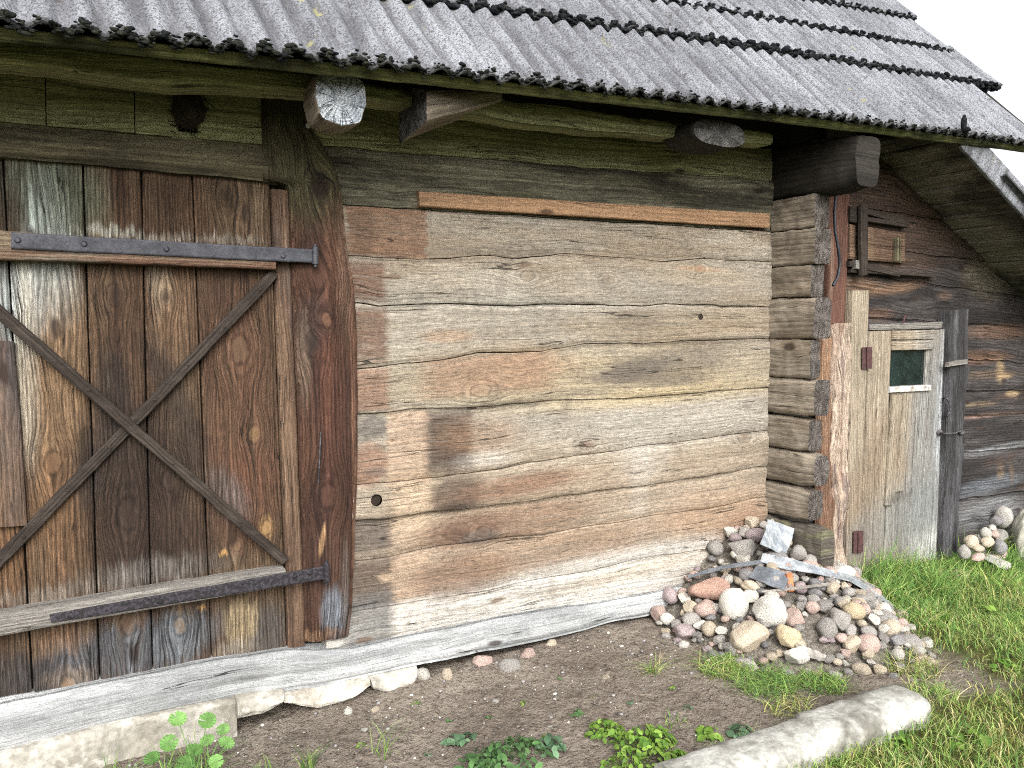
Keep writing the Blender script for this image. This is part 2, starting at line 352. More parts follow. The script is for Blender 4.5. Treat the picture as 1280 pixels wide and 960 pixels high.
def endgrain(name, base, dark, period=.012):
    m, T, p = newmat(name); tc = T.N.new('ShaderNodeTexCoord'); u, v, _ = T.sep(tc.outputs['UV'])
    r = T.math('SQRT', T.math('ADD', T.math('MULTIPLY', u, u), T.math('MULTIPLY', v, v))); an = T.math('ARCTAN2', v, u)
    nz = T.noise(tc.outputs['Object'], 30, 3); r2 = T.math('ADD', r, T.math('MULTIPLY', nz, .012))
    sn = T.math('SINE', T.math('MULTIPLY', r2, 6.2832/period))
    cr = T.noise(T.comb(T.math('MULTIPLY', an, 1.5), T.math('MULTIPLY', r, 4)), 1, 3, .6, dim='2D')
    ck = T.math('MULTIPLY', T.rng(T.math('ABSOLUTE', T.math('SUBTRACT', cr, .5)), .004, .03, 1, 0), T.rng(r, .01, .05, 0, 1))
    bl = T.noise(tc.outputs['Object'], 14, 4, .65)
    c = T.mix(T.rng(bl, .35, .65), lin(*dark), lin(*base)); c = T.mix(1.0, c, T.gray(T.rng(sn, -1, 1, .8, 1.08, False)), 'MULTIPLY')
    sp_ = T.noise(tc.outputs['Object'], 160, 2, .6); c = T.mix(1.0, c, T.gray(T.rng(sp_, .3, .7, .65, 1.25)), 'MULTIPLY')
    c = T.mix(T.math('MULTIPLY', ck, .6), c, (.015, .014, .013, 1)); T.lk(c, p.inputs['Base Color']); p.inputs['Roughness'].default_value = .9; p.inputs['Specular IOR Level'].default_value = .15
    bump(T, p, T.math('SUBTRACT', T.math('ADD', T.math('MULTIPLY', sn, .15), sp_), ck), .006); return m
def stonemat(name, a, b, speck=(60, 55, 52), k=.35, sc=16):
    m, T, p = newmat(name); tc = T.N.new('ShaderNodeTexCoord'); oi = T.N.new('ShaderNodeObjectInfo')
    P = T.vadd(tc.outputs['Object'], T.vmul(oi.outputs['Location'], (3.1, 5.3, 2.7)))
    n1 = T.noise(P, sc, 5, .6); n2 = T.noise(P, sc*11, 2, .6); n3 = T.noise(P, sc*2.2, 4, .7, 1.0)
    c = T.mix(T.rng(n1, .36, .64), lin(*a), lin(*b)); c = T.mix(T.math('MULTIPLY', T.rng(n2, .58, .7), k*.7), c, lin(*speck))
    c = T.mix(T.math('MULTIPLY', T.rng(n3, .55, .7), .4), c, lin(*[min(255, x*1.2) for x in b]))
    hv = T.rng(oi.outputs['Random'], 0, 1, .85, 1.3, False); c = T.mix(1.0, c, T.gray(hv), 'MULTIPLY')
    T.lk(c, p.inputs['Base Color']); p.inputs['Roughness'].default_value = .85; p.inputs['Specular IOR Level'].default_value = .25
    bump(T, p, T.math('ADD', n1, T.math('MULTIPLY', n2, .2)), .008); return m
def plainmat(name, a, b, sc=20, rough=.7, metal=0.0, bmp=.002, spec=.3, stretch=(1, 1, 1), lo=.38, hi=.62, speck=None):
    m, T, p = newmat(name); tc = T.N.new('ShaderNodeTexCoord'); P = T.vmul(tc.outputs['Object'], stretch)
    n1 = T.noise(P, sc, 5, .62); n2 = T.noise(P, sc*7, 3, .6)
    c = T.mix(T.rng(n1, lo, hi), lin(*a), lin(*b)); c = T.mix(1.0, c, T.gray(T.rng(n2, .3, .7, .78, 1.2)), 'MULTIPLY')
    if speck: c = T.mix(T.math('MULTIPLY', T.rng(T.noise(P, sc*3.3, 4, .7), .55, .66), speck[1]), c, lin(*speck[0]))
    T.lk(c, p.inputs['Base Color']); p.inputs['Roughness'].default_value = rough; p.inputs['Metallic'].default_value = metal; p.inputs['Specular IOR Level'].default_value = spec
    bump(T, p, T.math('ADD', n1, T.math('MULTIPLY', n2, .5)), bmp); return m
#@@PART2
# ------------------------------------------------------------------ wood of the main wall: its stains, washes and peeled places
ST = []
def st(*a, **k): ST.append(pstain(*a, **k))
RB, OR, DK, GY, LT, WH, YL = (112, 76, 52), (182, 148, 114), (76, 56, 44), (96, 90, 84), (205, 172, 132), (222, 218, 208), (186, 162, 104)
st(700, 670, 330, 75, (166, 140, 112), .55, .5)
st(700, 600, 300, 60, (174, 152, 122), .5, .6)
st(850, 520, 150, 36, (186, 182, 170), .55, .6, -.02)
st(760, 470, 260, 34, (176, 156, 112), .6, .5)
st(850, 492, 130, 11, YL, .55, .6, .03)
st(690, 735, 300, 30, (208, 206, 198), .85, .4, .035)
st(640, 790, 330, 26, (216, 214, 208), .7, .4, .02)
st(486, 288, 50, 33, (128, 84, 48), .85, .06, box=1); st(455, 290, 18, 30, (100, 72, 52), .6, .4)
st(445, 352, 38, 26, RB, .95, .18, box=1); st(450, 420, 35, 34, RB, .9, .18, box=1); st(455, 488, 31, 26, (140, 92, 62), .8, .2, box=1)
st(466, 535, 20, 14, GY, .8, .3); st(462, 580, 24, 26, (150, 100, 64), .8, .3); st(468, 590, 16, 5, GY, .6, .5)
st(511, 558, 26, 44, OR, .8, .15, box=1); st(515, 618, 24, 22, LT, .6, .3, box=1)
st(611, 468, 78, 24, (150, 108, 74), .75, .3, .03, box=1); st(660, 455, 60, 16, (164, 124, 88), .5, .5)
st(563, 552, 28, 36, DK, .95, .3, box=1); st(572, 565, 22, 16, (60, 42, 34), .6, .6); st(600, 545, 50, 22, (160, 118, 78), .5, .5)
st(612, 574, 34, 9, WH, .4, .8)
st(570, 618, 34, 22, DK, .8, .3, .15); st(650, 606, 70, 13, (132, 88, 56), .8, .5, .06); st(575, 632, 26, 8, (60, 44, 36), .5, .5)
st(465, 668, 28, 22, (90, 80, 74), .85, .25, box=1); st(513, 664, 24, 22, LT, .5, .3, box=1); st(640, 655, 110, 22, (134, 98, 68), .8, .4, .03); st(585, 662, 55, 18, (106, 74, 54), .6, .5)
st(600, 672, 24, 9, GY, .7, .4)
st(466, 730, 28, 30, (88, 72, 62), .9, .2, box=1); st(513, 720, 24, 28, OR, .75, .2, box=1); st(482, 722, 10, 5, LT, .8, .5); st(580, 718, 60, 26, (130, 96, 70), .8, .4); st(700, 690, 120, 18, (150, 114, 80), .5, .5)
st(460, 785, 32, 40, (116, 116, 114), .85, .25, box=1); st(515, 790, 24, 36, (214, 206, 196), .5, .3, box=1)
st(640, 772, 90, 14, WH, .6, .6, .04); st(800, 712, 110, 10, (196, 178, 150), .6, .5, .04)
st(803, 576, 26, 22, (222, 220, 212), .38, .95); st(800, 612, 10, 46, (214, 210, 200), .22, .95)
st(795, 462, 42, 16, (84, 78, 76), .8, .5, .12); st(760, 472, 42, 6, (110, 98, 86), .6, .5); st(865, 448, 50, 20, (104, 94, 84), .7, .6); st(840, 475, 40, 8, (92, 84, 78), .6, .5)
st(850, 410, 110, 26, (150, 128, 92), .5, .6); st(800, 400, 30, 20, (116, 100, 84), .5, .5); st(560, 420, 30, 9, (170, 124, 78), .5, .5)
st(620, 350, 40, 26, (176, 170, 156), .4, .6); st(640, 380, 200, 6, (190, 184, 170), .4, .7); st(880, 345, 60, 12, (170, 146, 110), .5, .6); st(875, 336, 26, 3, (176, 132, 80), .6, .6)
st(900, 640, 60, 30, (178, 140, 100), .6, .5); st(930, 660, 30, 26, (150, 104, 70), .6, .5); st(800, 655, 160, 10, (160, 126, 90), .5, .5)
for (x, y, l, a) in ((752, 290, 26, 1.1), (855, 300, 22, 1.0), (740, 330, 30, .8), (630, 340, 40, 1.9), (570, 395, 18, 2.0), (690, 395, 16, 2.2), (675, 420, 14, 1.2), (705, 445, 18, .8), (765, 440, 14, .9), (870, 435, 14, 1.0), (618, 490, 16, 2.2), (706, 515, 22, 2.1), (665, 515, 14, 2.2), (820, 485, 12, 2.1), (712, 612, 12, 2.2), (560, 600, 14, 2.2), (845, 560, 14, 1.0), (955, 570, 12, 1.2), (690, 735, 20, 1.4), (550, 800, 12, 2.2), (910, 320, 14, 1.0)):
    st(x, y, l, 5.0, (112, 100, 86), .32, .8, -a)
M = {}
M['wall'] = wood('weathered_wall_timber', (158, 148, 131), .78, 1.16, .03, .9, .08, .8,
    blotch=(((150, 128, 98), 1.2, .42, .62, .7), ((128, 118, 104), 2.6, .5, .72, .55), ((190, 180, 160), 2.0, .52, .7, .5)), stains=ST, edge=(.085, .035), fib=.4, knotcol=(110, 86, 64), sat=.76, fleck=.7, mottle=.3, kl=[pk(600, 488, 8, (150, 120, 88), 0), pk(875, 336, 5, (150, 110, 70), 0), pk(735, 555, 7, (120, 92, 70), 0), pk(572, 665, 10, (92, 66, 48), 0), pk(425+180, 665, 6, (100, 80, 64), 0), pk(930, 545, 7, (120, 100, 80), 0), pk(660, 345, 6, (140, 122, 98), 0), pk(760, 350, 5, (130, 112, 90), 0)])
M['dark_log'] = wood('mossy_dark_timber', (126, 122, 98), .5, 1.4, .03, .6, .25, .8, blotch=(((48, 44, 36), 1.8, .42, .6, .85), ((106, 104, 74), 3.0, .5, .7, .6), ((132, 122, 96), 9, .56, .68, .6)), fib=.4)
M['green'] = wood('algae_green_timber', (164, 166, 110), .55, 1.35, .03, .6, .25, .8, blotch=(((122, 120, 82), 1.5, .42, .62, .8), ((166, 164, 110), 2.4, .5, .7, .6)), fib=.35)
M['lintel'] = wood('dark_green_brown_timber', (116, 108, 78), .6, 1.3, .03, .6, .25, .7, blotch=(((46, 38, 30), 1.6, .42, .62, .8),), fib=.35)
M['corner'] = wood('grey_corner_timber', (166, 152, 132), .62, 1.25, .03, .6, .25, .8, blotch=(((128, 114, 96), 2, .42, .6, .7), ((140, 118, 92), 1.4, .5, .7, .5)), fib=.35)
M['corner_end'] = endgrain('grey_log_end', (116, 110, 106), (84, 78, 74))
M['beam_end'] = endgrain('pale_beam_end', (206, 214, 222), (150, 158, 168))
M['dark_end'] = endgrain('dark_beam_end', (112, 112, 110), (72, 70, 68))
M['dark_beam'] = wood('black_brown_beam', (58, 54, 48), .6, 1.3, .03, .7, .2, .7, blotch=(((38, 36, 32), 1.6, .42, .62, .8),))
DS = []
def ds(*a, **k): DS.append(pstain(*a, y=.015, **k))
ds(60, 240, 66, 55, (124, 138, 122), .75, .5); ds(60, 290, 30, 60, (176, 190, 186), .75, .5, 0); ds(25, 380, 34, 55, (196, 206, 206), .9, .5); ds(70, 360, 26, 46, (180, 192, 190), .8, .6); ds(34, 450, 14, 120, (206, 200, 180), .8, .5)
ds(12, 270, 22, 44, (72, 56, 42), .8, .4); ds(90, 255, 40, 40, (90, 92, 66), .6, .5)
ds(140, 292, 40, 8, (186, 186, 172), .7, .6); ds(205, 298, 30, 8, (184, 178, 164), .6, .6); ds(285, 302, 40, 6, (160, 152, 138), .6, .6)
ds(78, 500, 46, 150, (140, 108, 72), .7, .5); ds(85, 640, 40, 80, (138, 98, 58), .7, .5); ds(18, 690, 22, 60, (130, 92, 54), .75, .5)
ds(150, 630, 70, 100, (50, 38, 30), .6, .6); ds(230, 690, 60, 40, (62, 46, 36), .6, .6); ds(150, 240, 10, 45, (70, 46, 28), .7, .6); ds(145, 420, 7, 60, (66, 42, 28), .7, .6); ds(205, 270, 12, 40, (78, 58, 40), .6, .6)
ds(200, 345, 14, 40, (176, 164, 140), .7, .6); ds(215, 380, 30, 60, (136, 104, 72), .6, .6)
ds(290, 370, 26, 50, (54, 40, 32), .8, .5); ds(300, 500, 44, 150, (102, 68, 46), .75, .5); ds(310, 620, 44, 60, (104, 62, 40), .6, .5)
ds(140, 500, 24, 60, (46, 42, 42), .8, .5); ds(210, 480, 18, 60, (58, 50, 46), .7, .5, .4); ds(175, 570, 70, 60, (54, 44, 38), .75, .5); ds(185, 660, 72, 80, (58, 42, 34), .85, .45); ds(240, 560, 20, 40, (60, 48, 42), .7, .5); ds(110, 590, 16, 50, (50, 46, 46), .7, .5); ds(285, 620, 20, 36, (104, 100, 98), .6, .6, .5)
ds(190, 715, 80, 16, (140, 136, 130), .5, .6); ds(60, 745, 66, 10, (150, 140, 128), .5, .6)
ds(150, 815, 140, 34, (92, 98, 106), .85, .4, .1); ds(30, 850, 44, 40, (64, 58, 56), .85, .4); ds(225, 800, 36, 34, (106, 112, 118), .8, .4); ds(335, 790, 24, 36, (86, 88, 90), .7, .5)
ds(302, 775, 20, 26, (176, 154, 112), .75, .4); ds(295, 810, 24, 12, (160, 152, 138), .6, .5); ds(70, 800, 40, 20, (140, 106, 74), .6, .5); ds(160, 775, 18, 14, (120, 96, 74), .6, .5); ds(90, 845, 34, 12, (150, 130, 110), .6, .6)
ds(333, 660, 9, 14, (160, 122, 62), .7, .5); ds(318, 540, 9, 10, (140, 104, 62), .6, .6); ds(279, 690, 5, 3.5, (200, 150, 70), .9, .5); ds(252, 763, 7, 4, (190, 140, 66), .8, .5)
M['door'] = wood('barn_door_boards', (104, 82, 58), .45, 1.5, .014, .42, .42, .9, vertical=True, blotch=(((84, 58, 40), 1.6, .42, .6, .75), ((140, 116, 90), 2.4, .52, .7, .55)), stains=DS, edge=(.14, .02), fib=.55, knotcol=(44, 30, 22), bmp=.006, sat=.84, kl=[pk(143, 368, 8), pk(208, 372, 6), pk(283, 246, 7), pk(300, 437, 11, (98, 74, 52)), pk(318, 543, 7, (120, 90, 54)), pk(66, 578, 9, (110, 78, 48)), pk(160, 642, 12, (54, 40, 32)), pk(212, 600, 8, (60, 46, 38)), pk(160, 778, 9, (92, 70, 52)), pk(225, 782, 7, (116, 96, 74)), pk(333, 660, 6, (160, 122, 66)), pk(85, 860, 9, (140, 112, 80)), pk(145, 420, 4, (60, 40, 28)), pk(297, 683, 4, (110, 84, 56))])
PS = []
def ps(*a, **k): PS.append(pstain(*a, y=-.03, **k))
ps(385, 190, 60, 80, (92, 92, 58), .85, .5); ps(350, 170, 30, 70, (80, 76, 50), .7, .4); ps(400, 235, 12, 13, (46, 32, 24), .9, .3); ps(432, 330, 10, 90, (156, 118, 90), .6, .6)
ps(395, 400, 30, 30, (60, 50, 46), .6, .5); ps(412, 470, 14, 120, (118, 66, 42), .4, .6); ps(380, 450, 8, 50, (130, 112, 92), .5, .6); ps(430, 560, 14, 200, (70, 42, 30), .6, .5); ps(410, 720, 22, 60, (84, 58, 44), .6, .5); ps(418, 765, 16, 30, (128, 138, 150), .9, .4); ps(432, 740, 6, 60, (120, 108, 100), .6, .5); ps(395, 795, 30, 7, (140, 102, 66), .8, .4); ps(403, 675, 3, 20, (210, 160, 96), .9, .4, -.15); ps(444, 560, 3, 250, (150, 104, 72), .6, .5)
M['post'] = wood('red_brown_post', (92, 58, 38), .5, 1.4, .016, .55, .4, .9, vertical=True, blotch=(((64, 40, 32), 2.0, .42, .6, .8), ((124, 84, 60), 2.6, .55, .72, .5)), stains=PS, edge=(.10, .015), fib=.45, bmp=.006, sat=.82, kl=[pk(400, 237, 11, (44, 32, 24), -.03), pk(408, 400, 6, (110, 74, 46), -.03), pk(395, 340, 14, (80, 50, 34), -.03), pk(392, 430, 9, (40, 34, 32), -.03), pk(410, 620, 10, (84, 52, 36), -.03)])
M['stile'] = wood('brown_stile', (128, 98, 70), .5, 1.35, .014, .7, .3, .8, vertical=True, blotch=(((88, 62, 46), 2.0, .42, .6, .7), ((74, 74, 78), 1.2, .55, .7, .7)), fib=.45)
M['brace'] = wood('dark_brace_timber', (72, 62, 54), .5, 1.4, .012, .75, .3, .8, blotch=(((56, 46, 40), 2.4, .42, .6, .7), ((100, 90, 80), 3, .55, .7, .5)), fib=.4)
M['ledge'] = wood('grey_ledge_timber', (142, 137, 130), .6, 1.3, .014, .85, .25, .8, blotch=(((130, 106, 84), 1.2, .5, .65, .5), ((176, 176, 170), 2, .55, .7, .5)), fib=.4)
M['ledge_red'] = wood('brown_ledge_timber', (138, 118, 92), .55, 1.3, .014, .7, .3, .8, blotch=(((116, 76, 52), .9, .45, .6, .9), ((150, 152, 132), 2, .55, .7, .5)), fib=.4)
M['batten'] = wood('fresh_batten', (178, 132, 84), .7, 1.2, .02, .7, .2, .4, blotch=(((150, 112, 76), 2, .45, .6, .6),), fib=.25, knotcol=(70, 46, 30))
M['sill'] = wood('bleached_sill_timber', (200, 204, 206), .8, 1.12, .03, .95, .08, .9, blotch=(((136, 140, 142), 1.6, .42, .62, .8), ((112, 112, 108), 3, .54, .7, .6), ((210, 214, 216), 1.0, .5, .66, .6)), fib=.25)
AS = []
def as_(*a, **k): AS.append(pstain(*a, **k))
as_(1130, 260, 90, 70, (92, 66, 48), .8, .5); as_(1240, 345, 30, 26, (132, 122, 98), .75, .5); as_(1230, 300, 50, 30, (100, 78, 60), .6, .5); as_(1120, 360, 34, 7, (146, 104, 62), .6, .7, .12); as_(1080, 355, 22, 9, (150, 106, 62), .55, .7); as_(1100, 393, 16, 7, (136, 94, 62), .55, .7); as_(1183, 370, 8, 5, (140, 106, 76), .45, .7)
as_(1222, 447, 40, 8, (128, 90, 62), .75, .5); as_(1250, 415, 40, 9, (130, 92, 62), .6, .5); as_(1240, 468, 36, 5, (120, 96, 70), .6, .5); as_(1251, 463, 5, 14, (176, 146, 96), .7, .6); as_(1268, 492, 8, 3.5, (190, 160, 108), .7, .5); as_(1256, 470, 9, 3, (190, 156, 104), .8, .5); as_(1226, 505, 20, 3, (150, 126, 90), .6, .5)
as_(1250, 560, 50, 5, (150, 152, 156), .7, .5, .03); as_(1235, 607, 40, 10, (124, 132, 142), .7, .5, .03); as_(1235, 640, 44, 18, (142, 144, 146), .7, .5); as_(1250, 590, 4, 9, (150, 122, 86), .6, .6, .5); as_(1264, 592, 2.5, 12, (130, 104, 76), .6, .6, .3); as_(1240, 519, 40, 2.5, (150, 116, 96), .7, .5)
M['annex'] = wood('dark_annex_timber', (82, 76, 75), .5, 1.45, .02, .55, .35, .9, blotch=(((42, 38, 38), 1.6, .42, .6, .8), ((96, 72, 52), 1.6, .55, .7, .7)), stains=AS, edge=(.08, .02), fib=.45, bmp=.005)
M['trim'] = wood('red_trim_board', (122, 76, 56), .6, 1.3, .014, .75, .3, .6, vertical=True, blotch=(((88, 56, 44), 2, .42, .6, .7), ((160, 136, 110), 2, .58, .7, .6)))
M['bark'] = wood('orange_peeled_board', (172, 124, 78), .55, 1.3, .02, .5, .3, .8, vertical=True, sat=.75, blotch=(((116, 74, 48), 2.0, .42, .58, .7), ((206, 180, 150), 2.0, .52, .66, .8)), fib=.4, bmp=.008)
M['bark2'] = wood('pale_stripped_bark', (214, 188, 162), .6, 1.2, .02, .35, .25, .8, vertical=True, blotch=(((160, 124, 100), 4.0, .48, .62, .8), ((124, 104, 104), 5.0, .55, .66, .7), ((206, 180, 156), 3, .52, .66, .7)), fib=.4, bmp=.010, knotcol=(120, 66, 44))
SS = []
def ss(*a, **k): SS.append(pstain(*a, y=-.04, **k))
ss(1165, 560, 30, 160, (150, 156, 158), .8, .5); ss(1182, 520, 12, 110, (196, 204, 210), .85, .5); ss(1150, 650, 60, 50, (142, 148, 148), .8, .5); ss(1172, 680, 30, 22, (206, 208, 200), .7, .5); ss(1075, 680, 24, 34, (130, 126, 122), .6, .5); ss(1120, 622, 16, 6, (80, 74, 70), .5, .6)
M['sdoor'] = wood('grey_tan_door_boards', (178, 162, 136), .5, 1.25, .016, .75, .3, .8, vertical=True, blotch=(((146, 122, 96), 2.0, .42, .6, .7), ((196, 186, 168), 3, .55, .7, .5)), stains=SS, edge=(.14, .02), fib=.4)
M['spost'] = wood('charcoal_post', (92, 92, 96), .45, 1.4, .014, .6, .3, .9, vertical=True, blotch=(((54, 50, 52), 2.2, .42, .6, .8), ((130, 130, 134), 3, .56, .7, .5)), fib=.5, bmp=.006)
M['soffit'] = wood('dark_soffit_boards', (164, 156, 146), .45, 1.5, .02, .7, .3, .8, blotch=(((52, 46, 42), 1.6, .42, .6, .8), ((120, 104, 84), 3, .56, .7, .5)), fib=.5)
M['deck'] = wood('dark_roof_deck', (50, 46, 40), .6, 1.3, .02, .7, .3, .7)
M['fascia'] = wood('mossy_eave_board', (124, 130, 70), .5, 1.35, .02, .8, .2, .6, blotch=(((52, 52, 36), 4, .45, .6, .85), ((140, 140, 84), 5, .55, .7, .6)))
M['block'] = wood('grey_mossy_block', (116, 108, 96), .5, 1.35, .02, .6, .3, .9, blotch=(((126, 128, 88), 6, .5, .64, .8), ((82, 74, 66), 3, .45, .6, .6)))
M['iron'] = plainmat('dark_grey_iron', (58, 60, 68), (76, 78, 86), 18, .62, .25, .002, .4)
M['iron_worn'] = plainmat('pitted_purple_iron', (40, 38, 42), (66, 62, 70), 70, .68, .2, .004, .35, lo=.48, hi=.56)
M['rust'] = plainmat('rusty_iron', (92, 62, 60), (70, 52, 54), 40, .8, .1, .003, .3)
M['wire'] = plainmat('dull_wire', (110, 108, 110), (70, 66, 68), 40, .6, .4)
M['white_paint'] = plainmat('worn_white_paint', (206, 206, 204), (150, 140, 128), 22, .6, 0, .003, .3, lo=.5, hi=.66)
M['rubber'] = plainmat('black_cable', (32, 36, 42), (44, 50, 58), 30, .5)
M['hollow'] = plainmat('dark_wood_hollow', (52, 42, 34), (40, 32, 26), 40, .9)
M['concrete'] = plainmat('pale_concrete', (190, 190, 184), (122, 120, 112), 5, .92, 0, .008, .15, speck=((116, 114, 104), .45))
M['mortar'] = plainmat('foundation_mortar', (184, 181, 172), (148, 144, 134), 5, .95, 0, .012, .1, speck=((206, 204, 198), .6))
M['plaster'] = plainmat('white_plaster', (206, 202, 192), (168, 162, 150), 9, .95, 0, .01, .1)
M['straw'] = plainmat('dry_nest', (60, 52, 42), (36, 32, 30), 60, .95)
M['zinc'] = plainmat('galvanised_sheet', (206, 212, 216), (160, 168, 176), 14, .45, .35, .003, .5, speck=((130, 136, 140), .4))
M['zinc_dark'] = plainmat('grey_sheet', (136, 142, 150), (112, 118, 126), 10, .55, .2, .002, .4, speck=((90, 94, 100), .4))
M['zinc_rust'] = plainmat('rust_flecked_sheet', (176, 172, 164), (140, 136, 130), 12, .6, .2, .003, .4, speck=((140, 92, 66), .5))
M['brick'] = plainmat('orange_brick', (192, 134, 96), (168, 108, 74), 20, .9, 0, .004, .1)
def glassmat():
    m, T, p = newmat('dirty_glass_painted_reflection'); tc = T.N.new('ShaderNodeTexCoord')
    n = T.noise(tc.outputs['Object'], 9, 4, .6); n2 = T.noise(tc.outputs['Object'], 130, 2)
    c = T.mix(T.rng(n, .35, .65), lin(16, 25, 27), lin(30, 42, 43)); c = T.mix(T.math('MULTIPLY', T.rng(n2, .6, .68), .35), c, lin(90, 120, 116))  # dark green tint painted in for the reflected trees, pale flecks over it
    T.lk(c, p.inputs['Base Color']); p.inputs['Roughness'].default_value = .1; p.inputs['Specular IOR Level'].default_value = .5; return m
M['glass'] = glassmat()
def roofmat():
    m, T, p = newmat('cement_roof_sheet'); tc = T.N.new('ShaderNodeTexCoord'); u, v, _ = T.sep(tc.outputs['UV']); P = tc.outputs['Object']
    n1 = T.noise(P, 1.6, 4, .6); n2 = T.noise(P, 130, 2, .6); n3 = T.noise(P, 60, 3, .7); st_ = T.noise(T.comb(T.math('MULTIPLY', u, 14), T.math('MULTIPLY', v, 2.2)), 1, 4, .6, dim='2D')
    c = T.mix(T.rng(n1, .38, .62), lin(128, 131, 138), lin(152, 156, 163)); c = T.mix(T.math('MULTIPLY', T.rng(st_, .48, .7), .55), c, lin(88, 90, 96))
    c = T.mix(T.math('MULTIPLY', T.rng(n2, .48, .6), .7), c, lin(66, 65, 68)); c = T.mix(T.math('MULTIPLY', T.rng(n3, .57, .66), .6), c, lin(158, 158, 162))
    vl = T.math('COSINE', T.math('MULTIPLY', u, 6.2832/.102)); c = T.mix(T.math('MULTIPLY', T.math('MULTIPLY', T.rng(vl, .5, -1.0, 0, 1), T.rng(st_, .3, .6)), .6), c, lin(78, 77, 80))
    n4 = T.noise(P, 22, 4, .7); c = T.mix(T.math('MULTIPLY', T.rng(n4, .61, .66), .7), c, lin(74, 70, 68))
    n5 = T.noise(P, 5, 4, .7); c = T.mix(T.math('MULTIPLY', T.rng(n5, .66, .72), .5), c, lin(170, 166, 104))
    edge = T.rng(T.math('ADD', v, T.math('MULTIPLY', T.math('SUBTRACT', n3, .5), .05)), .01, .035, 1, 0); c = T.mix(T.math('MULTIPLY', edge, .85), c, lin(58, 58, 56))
    T.lk(c, p.inputs['Base Color']); p.inputs['Roughness'].default_value = .95; p.inputs['Specular IOR Level'].default_value = .1
    bump(T, p, T.math('ADD', T.math('MULTIPLY', n2, .6), n3), .006); return m
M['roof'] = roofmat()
M['moss'] = plainmat('black_roof_moss', (30, 33, 38), (62, 64, 66), 40, .98, 0, .01, .05, lo=.45, hi=.7, speck=((84, 86, 60), .35))
M['eave_moss'] = plainmat('green_black_eave_moss', (30, 33, 36), (54, 56, 50), 40, .98, 0, .01, .05, speck=((86, 92, 58), .25))
#@@PART3
# ------------------------------------------------------------------ the log barn
_build = MB.build
def build(self, name, mats, parent=None):
    o = _build(self, name, mats, parent)
    if parent is not None and parent.type == 'EMPTY': o.matrix_parent_inverse = Matrix.Translation(-parent.location)
    return o
MB.build = build
barn = tag(empty('log_barn', (2, 0, 0)), 'large weathered log barn with grey corrugated roof and big cross-braced plank door', 'barn')
ND = np.array([0, -1.0, 0])
def jc(pts, y=0.0):
    P = np.array([W(x, yy, y) for x, yy in pts]); return P[:, 0], P[:, 2]
def hlog(name, bot, top, x0, x1, mat, y=0.0, th=.12, m=12, res=.012, crown=.008, parent=None, hole=None, gap=.0022, seed=0, bumpk=.006, cap=None, wv=.008, roof=None, bow=7):
    n = max(30, int((x1-x0)/res)); X = np.linspace(x0, x1, n)
    zb = np.interp(X, *bot) + fbm(X*5, X*0, 900+bot_id(bot), 4)*wv + gap
    zt = np.interp(X, *top) + fbm(X*5, X*0, 900+bot_id(top), 4)*wv - gap
    if roof is not None:
        zt = np.minimum(zt, roof(X)); ok = zt > zb+.01; X, zb, zt = X[ok], zb[ok], zt[ok]
        if len(X) < 4: return None
    mb = MB()
    strip(mb, np.stack([X, X*0+y, zb], 1), np.stack([X, X*0+y, zt], 1), ND, th, m=m, bev=.007, crown=crown, bump=bumpk, bs=(2.2, 14), wob=.0008, hole=hole, twist=random.uniform(-.006, .006), bow=bow)
    o = mb.build(name, mat, parent if parent is not None else barn)
    return o
def bot_id(c): return int(abs(c[1][0]*997)) % 971
JA = jc([(400, 122), (456, 126), (527, 139), (595, 146), (700, 163), (865, 176), (968, 185)])
JB = jc([(400, 180), (467, 188), (599, 197), (700, 206), (880, 219), (968, 226)])
J = [[(430, 255), (530, 262), (750, 276), (965, 289)],
     [(436, 319), (531, 323), (565, 322), (602, 319), (640, 322), (677, 321), (711, 317), (749, 319.5), (794, 323), (831, 326), (880, 323), (962, 327)],
     [(449, 379), (475, 382), (512, 380), (557, 379), (610, 381), (640, 382.5), (685, 381), (749, 382), (775, 383), (824, 380), (880, 382), (962, 383)],
     [(450, 461), (486, 457), (550, 450), (599, 442), (632, 441), (681, 439), (692, 436), (737, 431), (775, 430), (812, 429), (850, 427), (962, 424)],
     [(454, 517), (488, 516), (509, 513), (542, 510), (576, 509), (625, 506), (681, 502), (726, 499), (775, 499), (824, 495), (880, 490), (960, 484)],
     [(449, 607), (490, 603), (524, 599), (557, 596), (587, 592), (625, 587), (662, 579), (700, 572), (737, 569), (775, 564), (797, 559), (835, 555), (880, 549), (958, 538)],
     [(449, 650.6), (475, 649), (539, 639), (580, 636), (625, 631), (662, 626), (719, 619), (775, 611), (812, 606), (880, 595), (957, 582)],
     [(445, 703), (494, 696), (524, 689), (550, 684), (587, 679.5), (632, 673), (677, 669), (722, 661), (775, 654), (824, 644), (880, 637), (956, 622)],
     [(443, 765), (494, 757), (550, 747), (610, 738), (662, 727), (700, 720), (737, 714), (790, 701), (824, 694), (880, 688), (957, 672)],
     [(443, 810), (512, 794), (569, 784), (625, 772), (692, 761), (756, 752), (824, 739), (861, 731), (957, 712)]]
J = [jc(p) for p in J]
JS_T = jc([(-400, 985), (0, 880), (125, 853), (265, 826), (360, 812), (443, 810), (512, 794), (569, 784), (625, 772), (692, 761), (756, 752), (824, 739), (861, 731), (957, 712)], -.02)
JS_B = jc([(-400, 1060), (0, 945), (150, 906), (307, 872), (400, 860), (460, 846), (531, 831), (557, 827), (595, 817), (640, 809), (692, 799), (737, 787), (760, 780), (794, 774), (842, 763), (957, 740)], -.02)
XR = 3.733
holes = {5: (W(470, 625), .026), 2: (W(877, 396), .018)}
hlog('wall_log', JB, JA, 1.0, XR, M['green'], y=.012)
hlog('wall_log', J[0], JB, 1.0, XR, M['dark_log'], y=.004, bumpk=.007)
